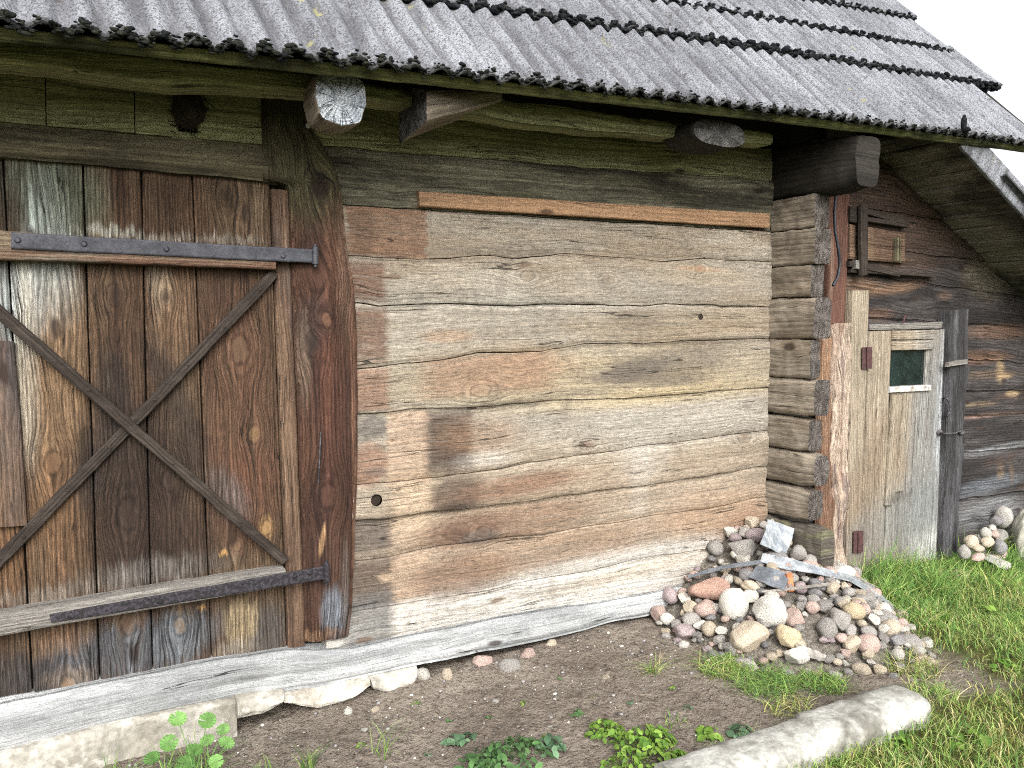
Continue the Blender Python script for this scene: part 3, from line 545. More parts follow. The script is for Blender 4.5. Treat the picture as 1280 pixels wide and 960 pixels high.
ys = [.008, 0, .006, -.005, .004, -.008, .005, -.003, -.006]
for i in range(9):
    o = hlog('wall_log', J[i+1], J[i], 1.02, XR, M['wall'], y=ys[i], hole=holes.get(i), m=24 if i in holes else 12)
for i, (c, r) in holes.items():
    mb = MB(); th = np.linspace(0, 2*math.pi, 20, endpoint=False)
    rg = [[(c[0]+r*1.04*k*math.cos(t), y, c[2]+r*1.04*k*math.sin(t)) for t in th] for y, k in ((.012, 1), (.04, .97), (.075, .9))]
    loft(mb, rg, True); mb.build('peg_hole', M['hollow'], barn)
hlog('sill_log', JS_B, JS_T, -2.2, XR, M['sill'], y=-.02, th=.2, crown=.022, m=14, bow=5, wv=.006)
mb = MB(); box(mb, (-2.4, .06, .1), (4.3, .14, 2.98)); mb.build('added_wall_backing', M['deck'], barn)  # dark box added behind the logs so that no light leaks through
# plate, boards and lintel over the door
PT = jc([(-300, 10), (0, 45), (390, 92), (456, 104), (526, 115), (632, 125), (865, 155), (968, 166)], -.33)
PB = jc([(-300, 48), (0, 80), (210, 106), (326, 111), (390, 115), (456, 126), (527, 134), (595, 145), (700, 160), (869, 174), (968, 182)], -.33)
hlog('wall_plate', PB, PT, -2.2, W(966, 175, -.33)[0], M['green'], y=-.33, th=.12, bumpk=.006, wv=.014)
mb = MB()
for a, b in ((-260, 56), (57.5, 167), (168.5, 222), (246, 332)):
    tl, tr, bl, br = W(a, 86+a*.092), W(b, 86+b*.092), W(a+1, 152+a*.086), W(b+1, 152+b*.086)
    n = 40; t = np.linspace(0, 1, n)[:, None]
    strip(mb, bl*(1-t)+br*t, tl*(1-t)+tr*t, ND, .04, bev=.004, wob=.0015, bump=.003)
tl, tr = W(215, 137), W(252, 140); bl, br = W(215, 172), W(252, 175)
t = np.linspace(0, 1, 10)[:, None]; strip(mb, bl*(1-t)+br*t, (bl*(1-t)+br*t)*[1, 1, 0]+[0, 0, W(230, 164)[2]], ND, .04, bev=.004)
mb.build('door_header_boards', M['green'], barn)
LT_ = jc([(-300, 128), (0, 154), (328, 183)]); LB_ = jc([(-300, 168), (0, 197), (330, 228)])
hlog('lintel', LB_, LT_, -2.2, .86, M['lintel'], y=-.02, th=.08, crown=.03, bow=3)
# door post with its bulging edge
pl = [(112, 328), (224, 331), (228, 360), (235, 364), (300, 366), (400, 369), (500, 375), (600, 378), (700, 381), (804, 383)]
pr = [(112, 382), (156, 386), (170, 399), (190, 411), (215, 423), (250, 430), (300, 434), (330, 438), (355, 444), (400, 447), (500, 449), (600, 448), (700, 444), (760, 441), (797, 437)]
sL = np.linspace(0, 1, 170)
yl = 112+(804-112)*sL; yr = 112+(797-112)*sL
Lp = np.array([W(np.interp(y, *zip(*pl)), y, -.03) for y in yl]); Rp = np.array([W(np.interp(y, *zip(*pr)), y, -.03) for y in yr])
mb = MB(); strip(mb, Lp, Rp, ND, .13, m=16, bev=.016, crown=.02, bump=.006, bs=(3, 16), wob=.002, bow=5); post = mb.build('door_post', M['post'], barn)
mb = MB(); tube(mb, [W(401, 540, -.04), W(400, 560, -.05), W(399, 585, -.05), W(398, 604, -.03)], .004, 6, 12); mb.build('iron_pin', M['wire'], barn)
mb = MB(); tube(mb, [W(385, 157, -.06), W(385.2, 158, -.03)], .010, 10, 4); mb.build('insulator_knob', M['white_paint'], post)
# plank door
mb = MB()
E_ = [(-170, -150), (-80, -60), (4, 41), (104, 125), (177, 191), (241, 265), (338, 359)]
for i in range(len(E_)-1):
    a, b = E_[i], E_[i+1]; yt = 185
    def eq(e, k): return W(e[0], 206+e[0]*.09, .015)*(1-k)+W(e[1], 872-e[1]*.17, .015)*k
    kk = np.linspace(-.06, 1.0, 90)
    L_ = np.array([eq(a, k) for k in kk]); R_ = np.array([eq(b, k) for k in kk])
    if i == 1: L_, R_ = L_, R_
    gp = np.array([.003, 0, 0]); yo = np.array([0, random.uniform(-.005, .005), 0])
    strip(mb, L_+gp+yo, R_-gp+yo, ND, .035, m=8, bev=.005, bump=.002, bs=(3, 20), wob=.0012, twist=random.uniform(-.004, .004))
door = mb.build('door', M['door'], barn)
mb = MB(); n = 90; t = np.linspace(0, 1, n)[:, None]
strip(mb, W(340, 236, 0)*(1-t)+W(361, 811, 0)*t, W(360, 238, 0)*(1-t)+W(382, 807, 0)*t, ND, .05, bev=.005, wob=.002); mb.build('stile', M['stile'], door)
mb = MB(); t = np.linspace(0, 1, 50)[:, None]
strip(mb, W(-30, 424, -.008)*(1-t)+W(-14, 660, -.008)*t, W(18, 427, -.008)*(1-t)+W(34, 657, -.008)*t, ND, .02, bev=.004, wob=.002); mb.build('patch_board', M['stile'], door)
def hz(name, tl, tr, bl, br, y, th, mat, parent, n=60, **k):
    mb = MB(); t = np.linspace(0, 1, n)[:, None]
    strip(mb, W(*bl, y)*(1-t)+W(*br, y)*t, W(*tl, y)*(1-t)+W(*tr, y)*t, ND, th, **k); return mb, (lambda: mb.build(name, mat, parent))
for q in (('ledge', (-160, 273), (345, 318), (-160, 318), (345, 337), -.052, .066, M['ledge_red'], door), ('ledge', (-160, 795), (357, 711), (-160, 824), (359, 732), -.066, .08, M['ledge'], door)):
    hz(*q, bev=.006, wob=.002)[1]()
def strap(tl, tr, bl, br, y, mat, pin, nails):
    mb, done = hz('strap_hinge', tl, tr, bl, br, y, .006, mat, door, n=80, bev=.002, wob=.001, bump=.001)
    p0, p1 = W(pin[0], pin[1], y), W(pin[0]+.3, pin[2], y)
    tube(mb, [p0, p1], .013, 12, 6)
    tube(mb, [p0+[0, 0, .012], p1-[0, 0, .012]], .007, 8, 4)
    for x, yy in nails:
        c = W(x, yy, y-.001); tube(mb, [c+[0, .004, 0], c, c-[0, .003, 0]], [.011, .011, .006], 10)
    done()
strap((14, 290), (397, 312), (14, 311), (397, 329), -.060, M['iron'], (394, 309, 330), [(22, 300), (105, 305), (208, 311), (354, 320)])
strap((62, 768), (410, 707), (64, 779), (410, 724), -.074, M['iron_worn'], (408, 704, 727), [(90, 770), (200, 752), (300, 732), (368, 720), (388, 716)])
def brace(p, q, y, w):
    mb = MB(); a, b = W(*p, y), W(*q, y); d = (b-a)/np.linalg.norm(b-a); board(mb, a, b, np.cross(d, (0, 1.0, 0)), ND, w, th=.026, n=70, bev=.005, wob=.002)
    for k in (.12, .37, .62, .84):
        c = a*(1-k)+b*k; tube(mb, [c+[0, .004, 0], c-[0, .003, 0]], .006, 8)
    mb.build('brace', M['brace'], door)
brace((-70, 330), (357, 702), -.036, .041); brace((344, 341), (163, 533), -.020, .040); brace((162, 534), (-60, 762), -.013, .040)
# the nest in the gap over the door
mb = MB()
for k in range(120):
    c = W(236+random.gauss(0, 8), 137+random.gauss(0, 11), -.03+random.uniform(-.02, .03)); d = np.array([random.gauss(0, 1), random.gauss(0, .4), random.gauss(0, .8)]); d = d/np.linalg.norm(d)*random.uniform(.015, .05)
    tube(mb, [c-d, c+[0, 0, random.uniform(-.01, .01)], c+d], .002, 4)
bm = bmesh.new(); bmesh.ops.create_icosphere(bm, subdivisions=3, radius=1)
V = np.array([v.co for v in bm.verts]); fc = [[v.index for v in f.verts] for f in bm.faces]; bm.free()
V = V*(1+.25*fbm(V[:, 0]*2+V[:, 2]*3, V[:, 1]*3, 5)[:, None])*[.06, .045, .075]+W(236, 135, -.015)
mb.add(V, fc); nest = mb.build('bird_nest', M['straw']); tag(nest, 'small dark bird nest in the gap of the boards above the big door', 'nest')
# batten
mb, done = hz('batten', (524, 239), (962, 267), (525, 258), (962, 285), -.022, .03, M['batten'], barn, n=80, bev=.003, wob=.0008)
for x, y in ((543, 247), (648, 256), (768, 265), (880, 272), (945, 277)):
    c = W(x, y, -.022); tube(mb, [c+[0, .004, 0], c-[0, .003, 0]], .005, 8)
done()
# corner logs
def clog(zt, zb, yend, x1, mat, endmat, pw=5.0, x0=3.735, rag=.004, taper=0.0, tilt=0.0):
    n = 30; m = 72; x1 = x1-(.03 if x1 < 3.92 and pw > 4 else 0); pw = pw*1.5; Y = np.linspace(.1, yend, n); th = np.linspace(0, 2*math.pi, m, endpoint=False)
    cx, cz = (x0+x1)/2, (zt+zb)/2; hx, hz_ = (x1-x0)/2, (zt-zb)/2-.001; sd = random.randrange(999); rings = []
    for i, y in enumerate(Y):
        k = 1-.75*taper*sstep(.7, 1.0, i/(n-1)); c, s = np.cos(th), np.sin(th)
        r = (abs(c)**pw+abs(s)**pw)**(-1/pw)
        nz = rag*2*(fbm(th*1.5+y*4, y*16+th*0, sd, 3))
        rings.append(np.stack([cx+c*r*hx*k+nz*c, np.full(m, y)+.01*fbm(th, th*0+1, sd, 2), cz+s*r*hz_*k+nz*s+tilt*(y)], 1))
    mb = MB(); loft(mb, rings, True, 0, 1); return mb.build('corner_log', [mat, endmat], barn)
def cz(py, px=985): return WX(px, py, 3.735)[2]
CL = [(247, 288, -.285, 3.89, 9, 0), (288, 333, -.295, 3.90, 8, .02), (333, 372, -.275, 3.87, 9, 0), (372, 424, -.30, 3.915, 5, .05), (424, 472, -.285, 3.85, 7, .02), (472, 519, -.315, 3.88, 4, .10), (521, 563, -.28, 3.865, 3.6, .14), (563, 606, -.325, 3.885, 2.9, .18), (607, 649, -.29, 3.88, 3.0, .18)]
for a, b, ye, x1, pw, tp in CL: clog(cz(a), cz(b), ye, x1, M['corner'], M['corner_end'], pw, taper=tp)
clog(2.66, cz(247)+.004, -.53, 3.96, M['dark_beam'], M['dark_beam'], 3.6, taper=.18, tilt=.03)
clog(cz(655)+.01, .1, -.40, 3.865, M['block'], M['block'], 6, rag=.012, x0=3.72)
# beam ends under the eave
def beam(px0, px1, py0, py1, ye, mat, endm, pw=4, yb=.25, drop=0, tilt=0.0, pent=False):
    a, b = W(px0, py0, ye), W(px1, py1, ye); cx, cz_ = (a[0]+b[0])/2, (a[2]+b[2])/2; hx, hz_ = abs(b[0]-a[0])/2, abs(a[2]-b[2])/2
    n = 22; m = 40; th = np.linspace(0, 2*math.pi, m, endpoint=False); c, s = np.cos(th), np.sin(th); r = (abs(c)**pw+abs(s)**pw)**(-1/pw)
    if pent: r = r*np.where(s < 0, 1-.16*abs(c*s)*2, 1)
    sd = random.randrange(999); rings = []
    for i, y in enumerate(np.linspace(yb, ye, n)):
        nz = .006*fbm(th*1.5, y*6+th*0, sd, 3); k = 1-.04*(i == n-1)
        rings.append(np.stack([cx+c*(r*hx*k+nz), np.full(m, y), cz_+s*(r*hz_*k+nz)+drop*(y-ye)], 1))
    mb = MB(); loft(mb, rings, True, 0, 1); return mb.build('beam_end', [mat, endm], barn)
beam(393, 459, 88, 163, -.45, M['corner'], M['beam_end'], 6, pent=True, yb=-.31)
beam(866, 932, 144, 188, -.45, M['dark_beam'], M['dark_end'], 2.6, yb=-.25)
mb = MB(); A0, A1 = W(533, 112, -.46), W(533, 152, -.46); B0, B1 = W(628, 116, -.37), W(628, 126, -.37); rings = []
for k in np.linspace(0, 1, 16):
    ft, fb_ = A0*(1-k)+B0*k, A1*(1-k)+B1*k; x = ft[0]
    prof = [(-.20, ft[2]+.08), (ft[1], ft[2]), (fb_[1], fb_[2]), (-.20, fb_[2]-.03*(1-k))]
    q = resamp(np.array(prof+[prof[0]]), 33)[:-1]; q = q+.003*np.stack([fbm(np.arange(32)*.3, k*5, 8), fbm(np.arange(32)*.3, k*5, 9)], 1); rings.append([(x, y, z) for y, z in q])
loft(mb, rings, True, 0, 1); mb.build('beam_end', [M['corner'], M['dark_end']], barn)
# trim boards, bark board and cable at the corner
mb = MB(); t = np.linspace(0, 1, 50)[:, None]
strip(mb, W(1036, 225, -.02)*(1-t)+W(1034, 412, -.02)*t, W(1063, 225, -.02)*(1-t)+W(1056, 412, -.02)*t, ND, .05, bev=.005, wob=.002); mb.build('trim_board', M['trim'], barn)
t = np.linspace(0, 1, 110); mb = MB(); ypx = 404+(712-404)*t
wv = fbm(t*9, t*0, 77, 4)
strip(mb, np.array([W(1030-2*k, y, -.05) for k, y in zip(t, ypx)]), np.array([W(1047-3*k+3*v, y, -.05) for k, y, v in zip(t, ypx, wv)]), ND, .06, bev=.012, wob=.004, bump=.012, bs=(8, 20), crown=.012, bow=4); mb.build('split_board', M['bark'], barn)
mb = MB(); wv2 = fbm(t*7+3, t*0, 78, 4)
strip(mb, np.array([W(1042-2*k+4*v, y, -.07) for k, y, v in zip(t, ypx, wv)]), np.array([W(1065-6*k+7*v, y, -.07) for k, y, v in zip(t, ypx, wv2)]), ND, .05, m=12, bev=.014, wob=.005, bump=.016, bs=(9, 18), crown=.015, bow=3); mb.build('barked_board', M['bark2'], barn)
mb = MB(); tube(mb, [W(1046, 235, -.10), W(1043, 265, -.10), W(1044, 290, -.11), W(1048, 312, -.12), W(1050, 330, -.12), W(1047, 347, -.12), W(1041, 357, -.12)], .009, 8, 40); mb.build('cable', M['rubber'], barn)
# foundation strip
mb = MB(); X = np.linspace(-2.2, .78, 120); zt_ = np.interp(X, *JS_B)+.01
for (xa, xb, y0) in ((-2.2, -.32, -.03), (-.325, .64, -.04)):
    X = np.linspace(xa, xb, 50); z1 = np.interp(X, *JS_B)+.012
    strip(mb, np.stack([X, X*0+y0, X*0-.12], 1), np.stack([X, X*0+y0, z1], 1), ND, .2, m=14, bev=.012, bump=.02, bs=(5, 5), wob=.006)
mb.build('foundation', M['mortar'], barn)
def chunk(pts, y, th, name, mat, par, zb=None, bumpk=.012):
    P = np.array(pts, float); t = np.linspace(0, 1, 30)
    up = P[P[:, 2] == 0][:, :2]; lo = P[P[:, 2] == 1][:, :2]
    U_ = resamp(up, 30); L_ = resamp(lo, 30); mb = MB()
    strip(mb, np.array([W(*q, y-.05) for q in L_]), np.array([W(*q, y) for q in U_]), ND, th, m=8, bev=.012, bump=bumpk, bs=(9, 9), wob=.004, crown=.01, bow=4); return mb.build(name, mat, par)
chunk([(296, 874, 0), (356, 866, 0), (298, 900, 1), (330, 893, 1), (354, 880, 1)], -.06, .15, 'foundation_stone', M['mortar'], barn)
chunk([(350, 868, 0), (400, 861, 0), (462, 846, 0), (356, 880, 1), (400, 886, 1), (440, 876, 1), (462, 858, 1)], -.03, .15, 'foundation_plaster', M['plaster'], barn)
chunk([(462, 846, 0), (522, 833, 0), (468, 862, 1), (500, 872, 1), (522, 850, 1)], -.02, .15, 'foundation_stone', M['mortar'], barn)
# roof
EY = -.6; E0 = W(0, 21, EY); E1 = W(1280, 177, EY); RA = (E1-E0)/np.linalg.norm(E1-E0); PIT = math.radians(47)
RB_ = np.array([0, math.cos(PIT), math.sin(PIT)]); RB_ -= RA*(RA@RB_); RB_ /= np.linalg.norm(RB_); RN = np.cross(RA, RB_); E0 = E0 - RN*.035
def rp(s, b, h=0):
    h = h+.018*np.sin(np.clip(np.asarray(s)/5.7, 0, 1)*math.pi)*np.ones_like(np.asarray(b)*1.0); return E0 + np.multiply.outer(s, RA) + np.multiply.outer(b, RB_) + np.multiply.outer(h, RN)
LAPS = [(0, 0), (.465, .042), (.762, .065), (.95, .113), (1.4, .12), (1.95, .12), (2.5, .12), (3.1, .12)]
VERGE = [5.66, 6.02, 5.97, 6.02, 6.0, 6.0, 6.0]
PER = .102
def lap(k, s): return LAPS[k][0]+LAPS[k][1]*s
def corr(s): return .015*np.cos(2*math.pi*s/PER)
icoV = {}
def ico(sub):
    if sub not in icoV:
        bm = bmesh.new(); bmesh.ops.create_icosphere(bm, subdivisions=sub, radius=1)
        icoV[sub] = (np.array([v.co for v in bm.verts]), [[v.index for v in f.verts] for f in bm.faces]); bm.free()
    return icoV[sub]
def blobs(mb, C_, R_, sub=2):
    V0, F0 = ico(sub); n = len(V0)
    for i, (c, r) in enumerate(zip(C_, R_)):
        k = 1+.55*fbm(V0[:, 0]*1.7+i*7.1, V0[:, 1]*1.7+V0[:, 2]*2.3+i*3.3, i % 50, 3)
        v = V0*k[:, None]*r; mb.add(v+c, F0)
LIFT = .014
for k in range(7):
    s = np.arange(-2.6, VERGE[k], PER/9); nb = 8; sheet = np.floor((s+.3*k)/1.05)
    jit = (_h(sheet, sheet*0+k, 3)-.5)*.018 + fbm(s*30, s*0, 60+k, 3)*.006
    top = np.zeros((len(s), nb, 3)); bot = np.zeros_like(top); uv = np.zeros((len(s), nb, 2))
    b0 = lap(k, s)+jit; b1 = lap(k+1, s)+.1
    for j in range(nb):
        f = j/(nb-1); b = b0*(1-f)+b1*f; h = corr(s)+LIFT*(1-f)+.012+.006*(k % 2)+fbm(s*3, b*3, 5+k, 2)*.006
        top[:, j] = rp(s, b, h); bot[:, j] = rp(s, b, h-.008); uv[:, j, 0] = s+k*53*PER; uv[:, j, 1] = b-b0
    mb = MB(); mb.add(top, grid_faces(len(s), nb), uv); mb.add(bot, grid_faces(len(s), nb), uv)
    for A, B in ((top[:, 0], bot[:, 0]), (top[:, -1], bot[:, -1])): mb.add(np.stack([A, B], 1), grid_faces(len(s), 2), np.zeros((len(s)*2, 2)))
    for A, B in ((top[0], bot[0]), (top[-1], bot[-1])): mb.add(np.stack([A, B], 1), grid_faces(nb, 2), np.zeros((nb*2, 2)))
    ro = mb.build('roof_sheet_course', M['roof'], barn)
    if k > 4: continue
    mb = MB(); C_ = []; R_ = []
    s = -1.2
    while s < VERGE[k]-.02:
        crest = max(0, math.cos(2*math.pi*s/PER+.6)); g = .72+.5*max(0, float(fbm(s*1.7, k*3.1, 8, 3))+.35)
        if k == 0: g *= .5 if s < 3.4 else .38
        for q in range(3 if k else 2):
            r = random.choice((.005, .006, .008, .010, .012))*g*(1+.1*crest)
            C_.append(rp(s+random.uniform(-.012, .012), lap(k, s)+random.uniform(-.012, .016)+.012*crest*random.random(), corr(s)+LIFT+.012-.010*q+random.uniform(-.008, .012)))
            R_.append(np.array([r*random.uniform(1.1, 2.4), r*random.uniform(.8, 1.3), r*random.uniform(.6, 1.3)]))
        s += random.uniform(.003, .009)
    blobs(mb, C_, R_, 2 if k < 2 else 1); mb.build('roof_moss', M['eave_moss'] if k == 0 else M['moss'], ro)
mb = MB(); c = rp(4.66, .03, .06)                     # the broken curl at the eave
V0, F0 = ico(2); mb.add(V0*[.012, .018, .05]+rp(4.64, .03, .075), F0); mb.add(V0*[.04, .018, .016]+rp(4.68, .015, .05), F0); mb.build('roof_moss', M['moss'], barn)
mb = MB(); sv = np.linspace(-2.6, 6.0, 160)           # mossy board under the sheets' edge
strip(mb, rp(sv, sv*0+.02, sv*0-.05), rp(sv, sv*0+.02, sv*0-.004), np.array([0, -1, -.25]), .025, m=6, bev=.004, wob=.003, bump=.002); mb.build('eave_board', M['fascia'], barn)
mb = MB()
for k in range(26):
    b0 = .03+k*.16; sv = np.linspace(-2.6, 5.9, 60)
    strip(mb, rp(sv, sv*0+b0, sv*0-.045), rp(sv, sv*0+b0+.155, sv*0-.045), -RN, .022, m=4, bev=.003, wob=.002)
mb.build('roof_deck', M['deck'], barn)
rt_, rl_ = rp(5.9, 4.15), rp(-2.6, 4.15); mb = MB(); bk = np.array([0, 3.2, -3.4])
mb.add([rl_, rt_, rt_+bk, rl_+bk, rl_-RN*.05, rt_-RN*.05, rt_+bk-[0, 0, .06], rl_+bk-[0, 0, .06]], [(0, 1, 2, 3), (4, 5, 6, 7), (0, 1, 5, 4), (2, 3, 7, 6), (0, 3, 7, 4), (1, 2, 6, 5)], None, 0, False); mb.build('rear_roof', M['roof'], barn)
for xx in (-2.3, 5.0):
    mb = MB(); z0 = 2.5 if xx < 0 else 2.9
    v = [(xx, .1, .1 if xx < 0 else 2.3), (xx, 5.4, .1), (xx, 5.4, z0+.3), (xx, 2.45, z0+2.1), (xx, .1, z0+.2)]
    v2 = [(x+.06, y, z) for x, y, z in v]; mb.add(v+v2, [(0, 1, 2, 3, 4), (5, 6, 7, 8, 9)]+[(i, (i+1) % 5, (i+1) % 5+5, i+5) for i in range(5)], None, 0, False); mb.build('gable_wall', M['annex'], barn)
mb = MB(); box(mb, (-2.3, 5.4, 0), (8.2, 5.5, 2.4)); mb.build('back_wall', M['annex'], barn)

# ------------------------------------------------------------------ lean-to shed
shed = tag(empty('lean_to_shed', (5.6, 0, -.1)), 'low dark log lean-to with small grey plank door, sloping roof at the right end', 'shed')
SL = -.4600
def roofz(X): return 2.776+SL*(X-4.603)
AJ = [(205, 232), (257, 290), (305, 333), (340, 371), (395, 408), (440, 453), (490, 487), (525, 516), (575, 560), (640, 614), (714, 676)]
AJ = [([4.2, W(1060, a)[0], W(1280, b)[0], 8.3], [W(1060, a)[2]-.02*(4.2-W(1060, a)[0])*0, W(1060, a)[2], W(1280, b)[2], W(1280, b)[2]+(W(1280, b)[2]-W(1060, a)[2])*.6]) for a, b in AJ]
AJ.insert(0, ([4.2, 8.3], [3.0, 3.0]))
for i in range(len(AJ)-1): hlog('wall_log', AJ[i+1], AJ[i], 4.2, 8.2, M['annex'], y=random.uniform(-.006, .008), crown=.02, parent=shed, roof=roofz, wv=.012, bumpk=.006, res=.016, bow=6)
ST_ = jc([(1040, 722), (1075, 718), (1180, 698), (1280, 678)]); SB_ = jc([(1040, 765), (1085, 752), (1195, 728), (1280, 712)])
mb = MB(); box(mb, (4.2, .07, -.2), (8.2, .14, 1.0)); mb.build('added_wall_backing', M['deck'], shed)  # the shed's added backing, blocks light behind its log joints
hlog('sill_log', ([4.2, 8.2], [-.17, -.22]), ([4.2, 4.62, 5.6, 8.2], [-.03, -.035, -.07, -.08]), 4.2, 8.2, M['block'], y=-.015, parent=shed, crown=.02)
mb = MB(); sd_ = np.array([1, 0, SL]); sd_ /= np.linalg.norm(sd_); un = np.array([sd_[2], 0, -sd_[0]])
p0 = np.array([4.60, 0, roofz(4.60)]); q = 0
while q < 4.0:
    wdt = random.uniform(.13, .19); yv = np.linspace(.3, -.50+random.uniform(-.01, .015), 70)[:, None]; yy = yv*np.array([[0, 1.0, 0]])
    strip(mb, p0+sd_*q+yy, p0+sd_*(q+wdt-.004)+yy, un, .025, m=6, bev=.004, bump=.003, wob=.002, twist=random.uniform(-.012, .012)); q += wdt
mb.build('soffit', M['soffit'], shed)
mb = MB(); a = p0+sd_*.62-un*.03+[0, -.56, 0]; b = p0+sd_*4.15-un*.03+[0, -.56, 0]; c_ = b+[0, 6.0, 0]; d_ = a+[0, 6.0, 0]; u_ = -un*.012
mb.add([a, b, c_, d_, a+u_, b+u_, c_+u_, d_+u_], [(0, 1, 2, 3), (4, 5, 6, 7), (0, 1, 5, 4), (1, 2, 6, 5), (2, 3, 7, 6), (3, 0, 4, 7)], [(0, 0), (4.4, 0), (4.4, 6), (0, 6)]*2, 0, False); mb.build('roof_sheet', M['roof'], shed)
bb = W(1207, 189, -.52); L_ = np.array([[x, -.52, bb[2]-.4698*(x-bb[0])] for x in np.linspace(bb[0]-.05, 8.35, 80)]); mb = MB()
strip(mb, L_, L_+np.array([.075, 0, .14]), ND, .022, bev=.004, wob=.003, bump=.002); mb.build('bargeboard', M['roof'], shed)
# small door
mb = MB(); t = np.linspace(0, 1, 60)[:, None]
def vb(mb, tx0, tx1, ty, bx0, bx1, by, y, th=.025, n=60, **k):
    t = np.linspace(0, 1, n)[:, None]; a = dict(bev=.006, wob=.002); a.update(k)
    strip(mb, W(tx0, ty, y)*(1-t)+W(bx0, by+.15*(bx1-bx0)*.5, y)*t, W(tx1, ty, y)*(1-t)+W(bx1, by-.15*(bx1-bx0)*.5, y)*t, ND, th, **a)
for tx0, tx1, ty, bx0, bx1, by, yy in ((1087.5, 1100, 414, 1075, 1089, 716, -.04), (1100.5, 1115, 413.5, 1089.5, 1104, 713, -.043), (1115, 1131, 488, 1104.5, 1119, 710, -.034), (1131.5, 1147, 488, 1119.5, 1133, 707, -.04), (1147.5, 1165, 487, 1133.5, 1147, 704.5, -.036), (1167, 1179, 412, 1147.5, 1163, 702, -.042), (1179.5, 1191, 411.5, 1163.5, 1178, 699, -.038),
    (1117, 1129, 494, 1107, 1119, 631, -.062), (1130, 1143, 492, 1120, 1131, 614, -.06)):
    vb(mb, tx0, tx1, ty, bx0, bx1, by, yy, twist=random.uniform(-.003, .003))
sdoor = mb.build('door', M['sdoor'], shed)
mb = MB(); vb(mb, 1158.5, 1166, 437, 1156.5, 1164, 484, -.028)
for (a, b, c, d) in ((413.5, 425, 1115, 1167), (426, 438, 1114.5, 1166.5)):
    t = np.linspace(0, 1, 20)[:, None]; strip(mb, W(c, b, -.046)*(1-t)+W(d, b-1, -.046)*t, W(c, a, -.046)*(1-t)+W(d, a-1, -.046)*t, ND, .03, bev=.003)
t = np.linspace(0, 1, 20)[:, None]; strip(mb, W(1112.5, 491, -.058)*(1-t)+W(1164, 488.5, -.058)*t, W(1112.5, 484, -.058)*(1-t)+W(1164, 481.5, -.058)*t, ND, .05, bev=.004, mat=1)
mb.build('window_frame', [M['sdoor'], M['white_paint']], sdoor)
mb = MB(); q = [W(1108, 436, -.012), W(1164, 434, -.012), W(1162, 488, -.012), W(1106, 490, -.012)]; mb.add(q+[x+[0, .004, 0] for x in q], [(0, 1, 2, 3), (4, 5, 6, 7), (0, 1, 5, 4), (1, 2, 6, 5), (2, 3, 7, 6), (3, 0, 4, 7)], None, 0, False); mb.build('window_pane', M['glass'], sdoor)
for x, y in ((1084.5, 448), (1073.5, 678)):
    mb = MB()
    for dx in (-3.2, 3.2):
        a, b = W(x+dx, y-14, -.07), W(x+dx-.4, y+13, -.07); board(mb, a, b, (1, 0, 0), ND, .045, th=.006, n=16, bev=.002, wob=.001)
    tube(mb, [W(x, y-14, -.075), W(x-.4, y+13, -.075)], .008, 8, 6); mb.build('hinge', M['rust'], sdoor)
mb = MB(); tube(mb, [W(1180, 496, -.045), W(1183, 498, -.09), W(1187, 503, -.10), W(1187.5, 514, -.10), W(1184, 520, -.09), W(1181, 521, -.045)], .0065, 8, 40); mb.build('handle', M['wire'], sdoor)
mb = MB(); tube(mb, [W(1174, 540, -.045), W(1176, 541.5, -.07), W(1180, 542, -.10), W(1194, 541.5, -.12), W(1199, 539, -.12), W(1203, 540, -.10)], .006, 8, 40)
for x, y, yy in ((1175, 540.5, -.05), (1202, 540, -.10)): tube(mb, [W(x, y, yy+.01), W(x, y, yy-.012)], [.022, .018], 12)
mb.build('hook', M['wire'], sdoor)
mb = MB(); vb(mb, 1066, 1087, 363, 1058, 1075, 716, -.055, th=.05, n=90, bev=.005); mb.build('door_jamb', M['sdoor'], shed)
t = np.linspace(0, 1, 90); pf_ = 388+(696-388)*t; wv = fbm(t*6, t*0, 91, 3)
mb = MB(); strip(mb, np.array([W(1190-12*k, y, -.085) for k, y in zip(t, pf_)]), np.array([W(1213-15*k+4*v+3*math.exp(-((k-.28)/.06)**2), y-2, -.085) for k, y, v in zip(t, pf_, wv)]), ND, .10, m=10, bev=.01, bump=.006, wob=.003, crown=.012, bow=5); sp_ = mb.build('door_post', M['spost'], shed)
mb = MB(); t = np.linspace(0, 1, 20)[:, None]; strip(mb, W(1186, 459, -.115)*(1-t)+W(1210, 455, -.115)*t, W(1187, 453.5, -.115)*(1-t)+W(1210, 449, -.115)*t, ND, .03, bev=.005, wob=.002); mb.build('latch', M['ledge'], sp_)
mb = MB(); t = np.linspace(0, 1, 30)[:, None]; strip(mb, W(1087, 413, -.02)*(1-t)+W(1189, 410, -.02)*t, W(1087, 405.5, -.02)*(1-t)+W(1187, 402, -.02)*t, ND, .03, bev=.004, wob=.003); mb.build('door_lintel', M['ledge'], shed)
# hatch high on the wall
mb = MB(); t = np.linspace(0, 1, 30)[:, None]
def hb(mb, x0, y0, x1, y1, h, y, th=.02, h2=None, mat=0):
    h2 = h if h2 is None else h2; t = np.linspace(0, 1, 30)[:, None]; strip(mb, W(x0, y0+h, y)*(1-t)+W(x1, y1+h2, y)*t, W(x0, y0, y)*(1-t)+W(x1, y1, y)*t, ND, th, bev=.003, wob=.0015, mat=mat)
hb(mb, 1062, 280, 1131, 291, 44, -.022, .02, 38); hatch = mb.build('hatch', M['stile'], shed)
for q in ((1084, 260, 1136, 273, 8, -.045, .03), (1063, 257, 1077, 260, 20, -.04, .03), (1085, 271, 1136, 278.5, 6, -.05, .04), (1062, 326, 1125, 339, 7, -.045, .03), (1064, 336, 1171, 342, 4.5, -.04, .03)):
    mb = MB(); hb(mb, *q); mb.build('rail', M['brace'], hatch)
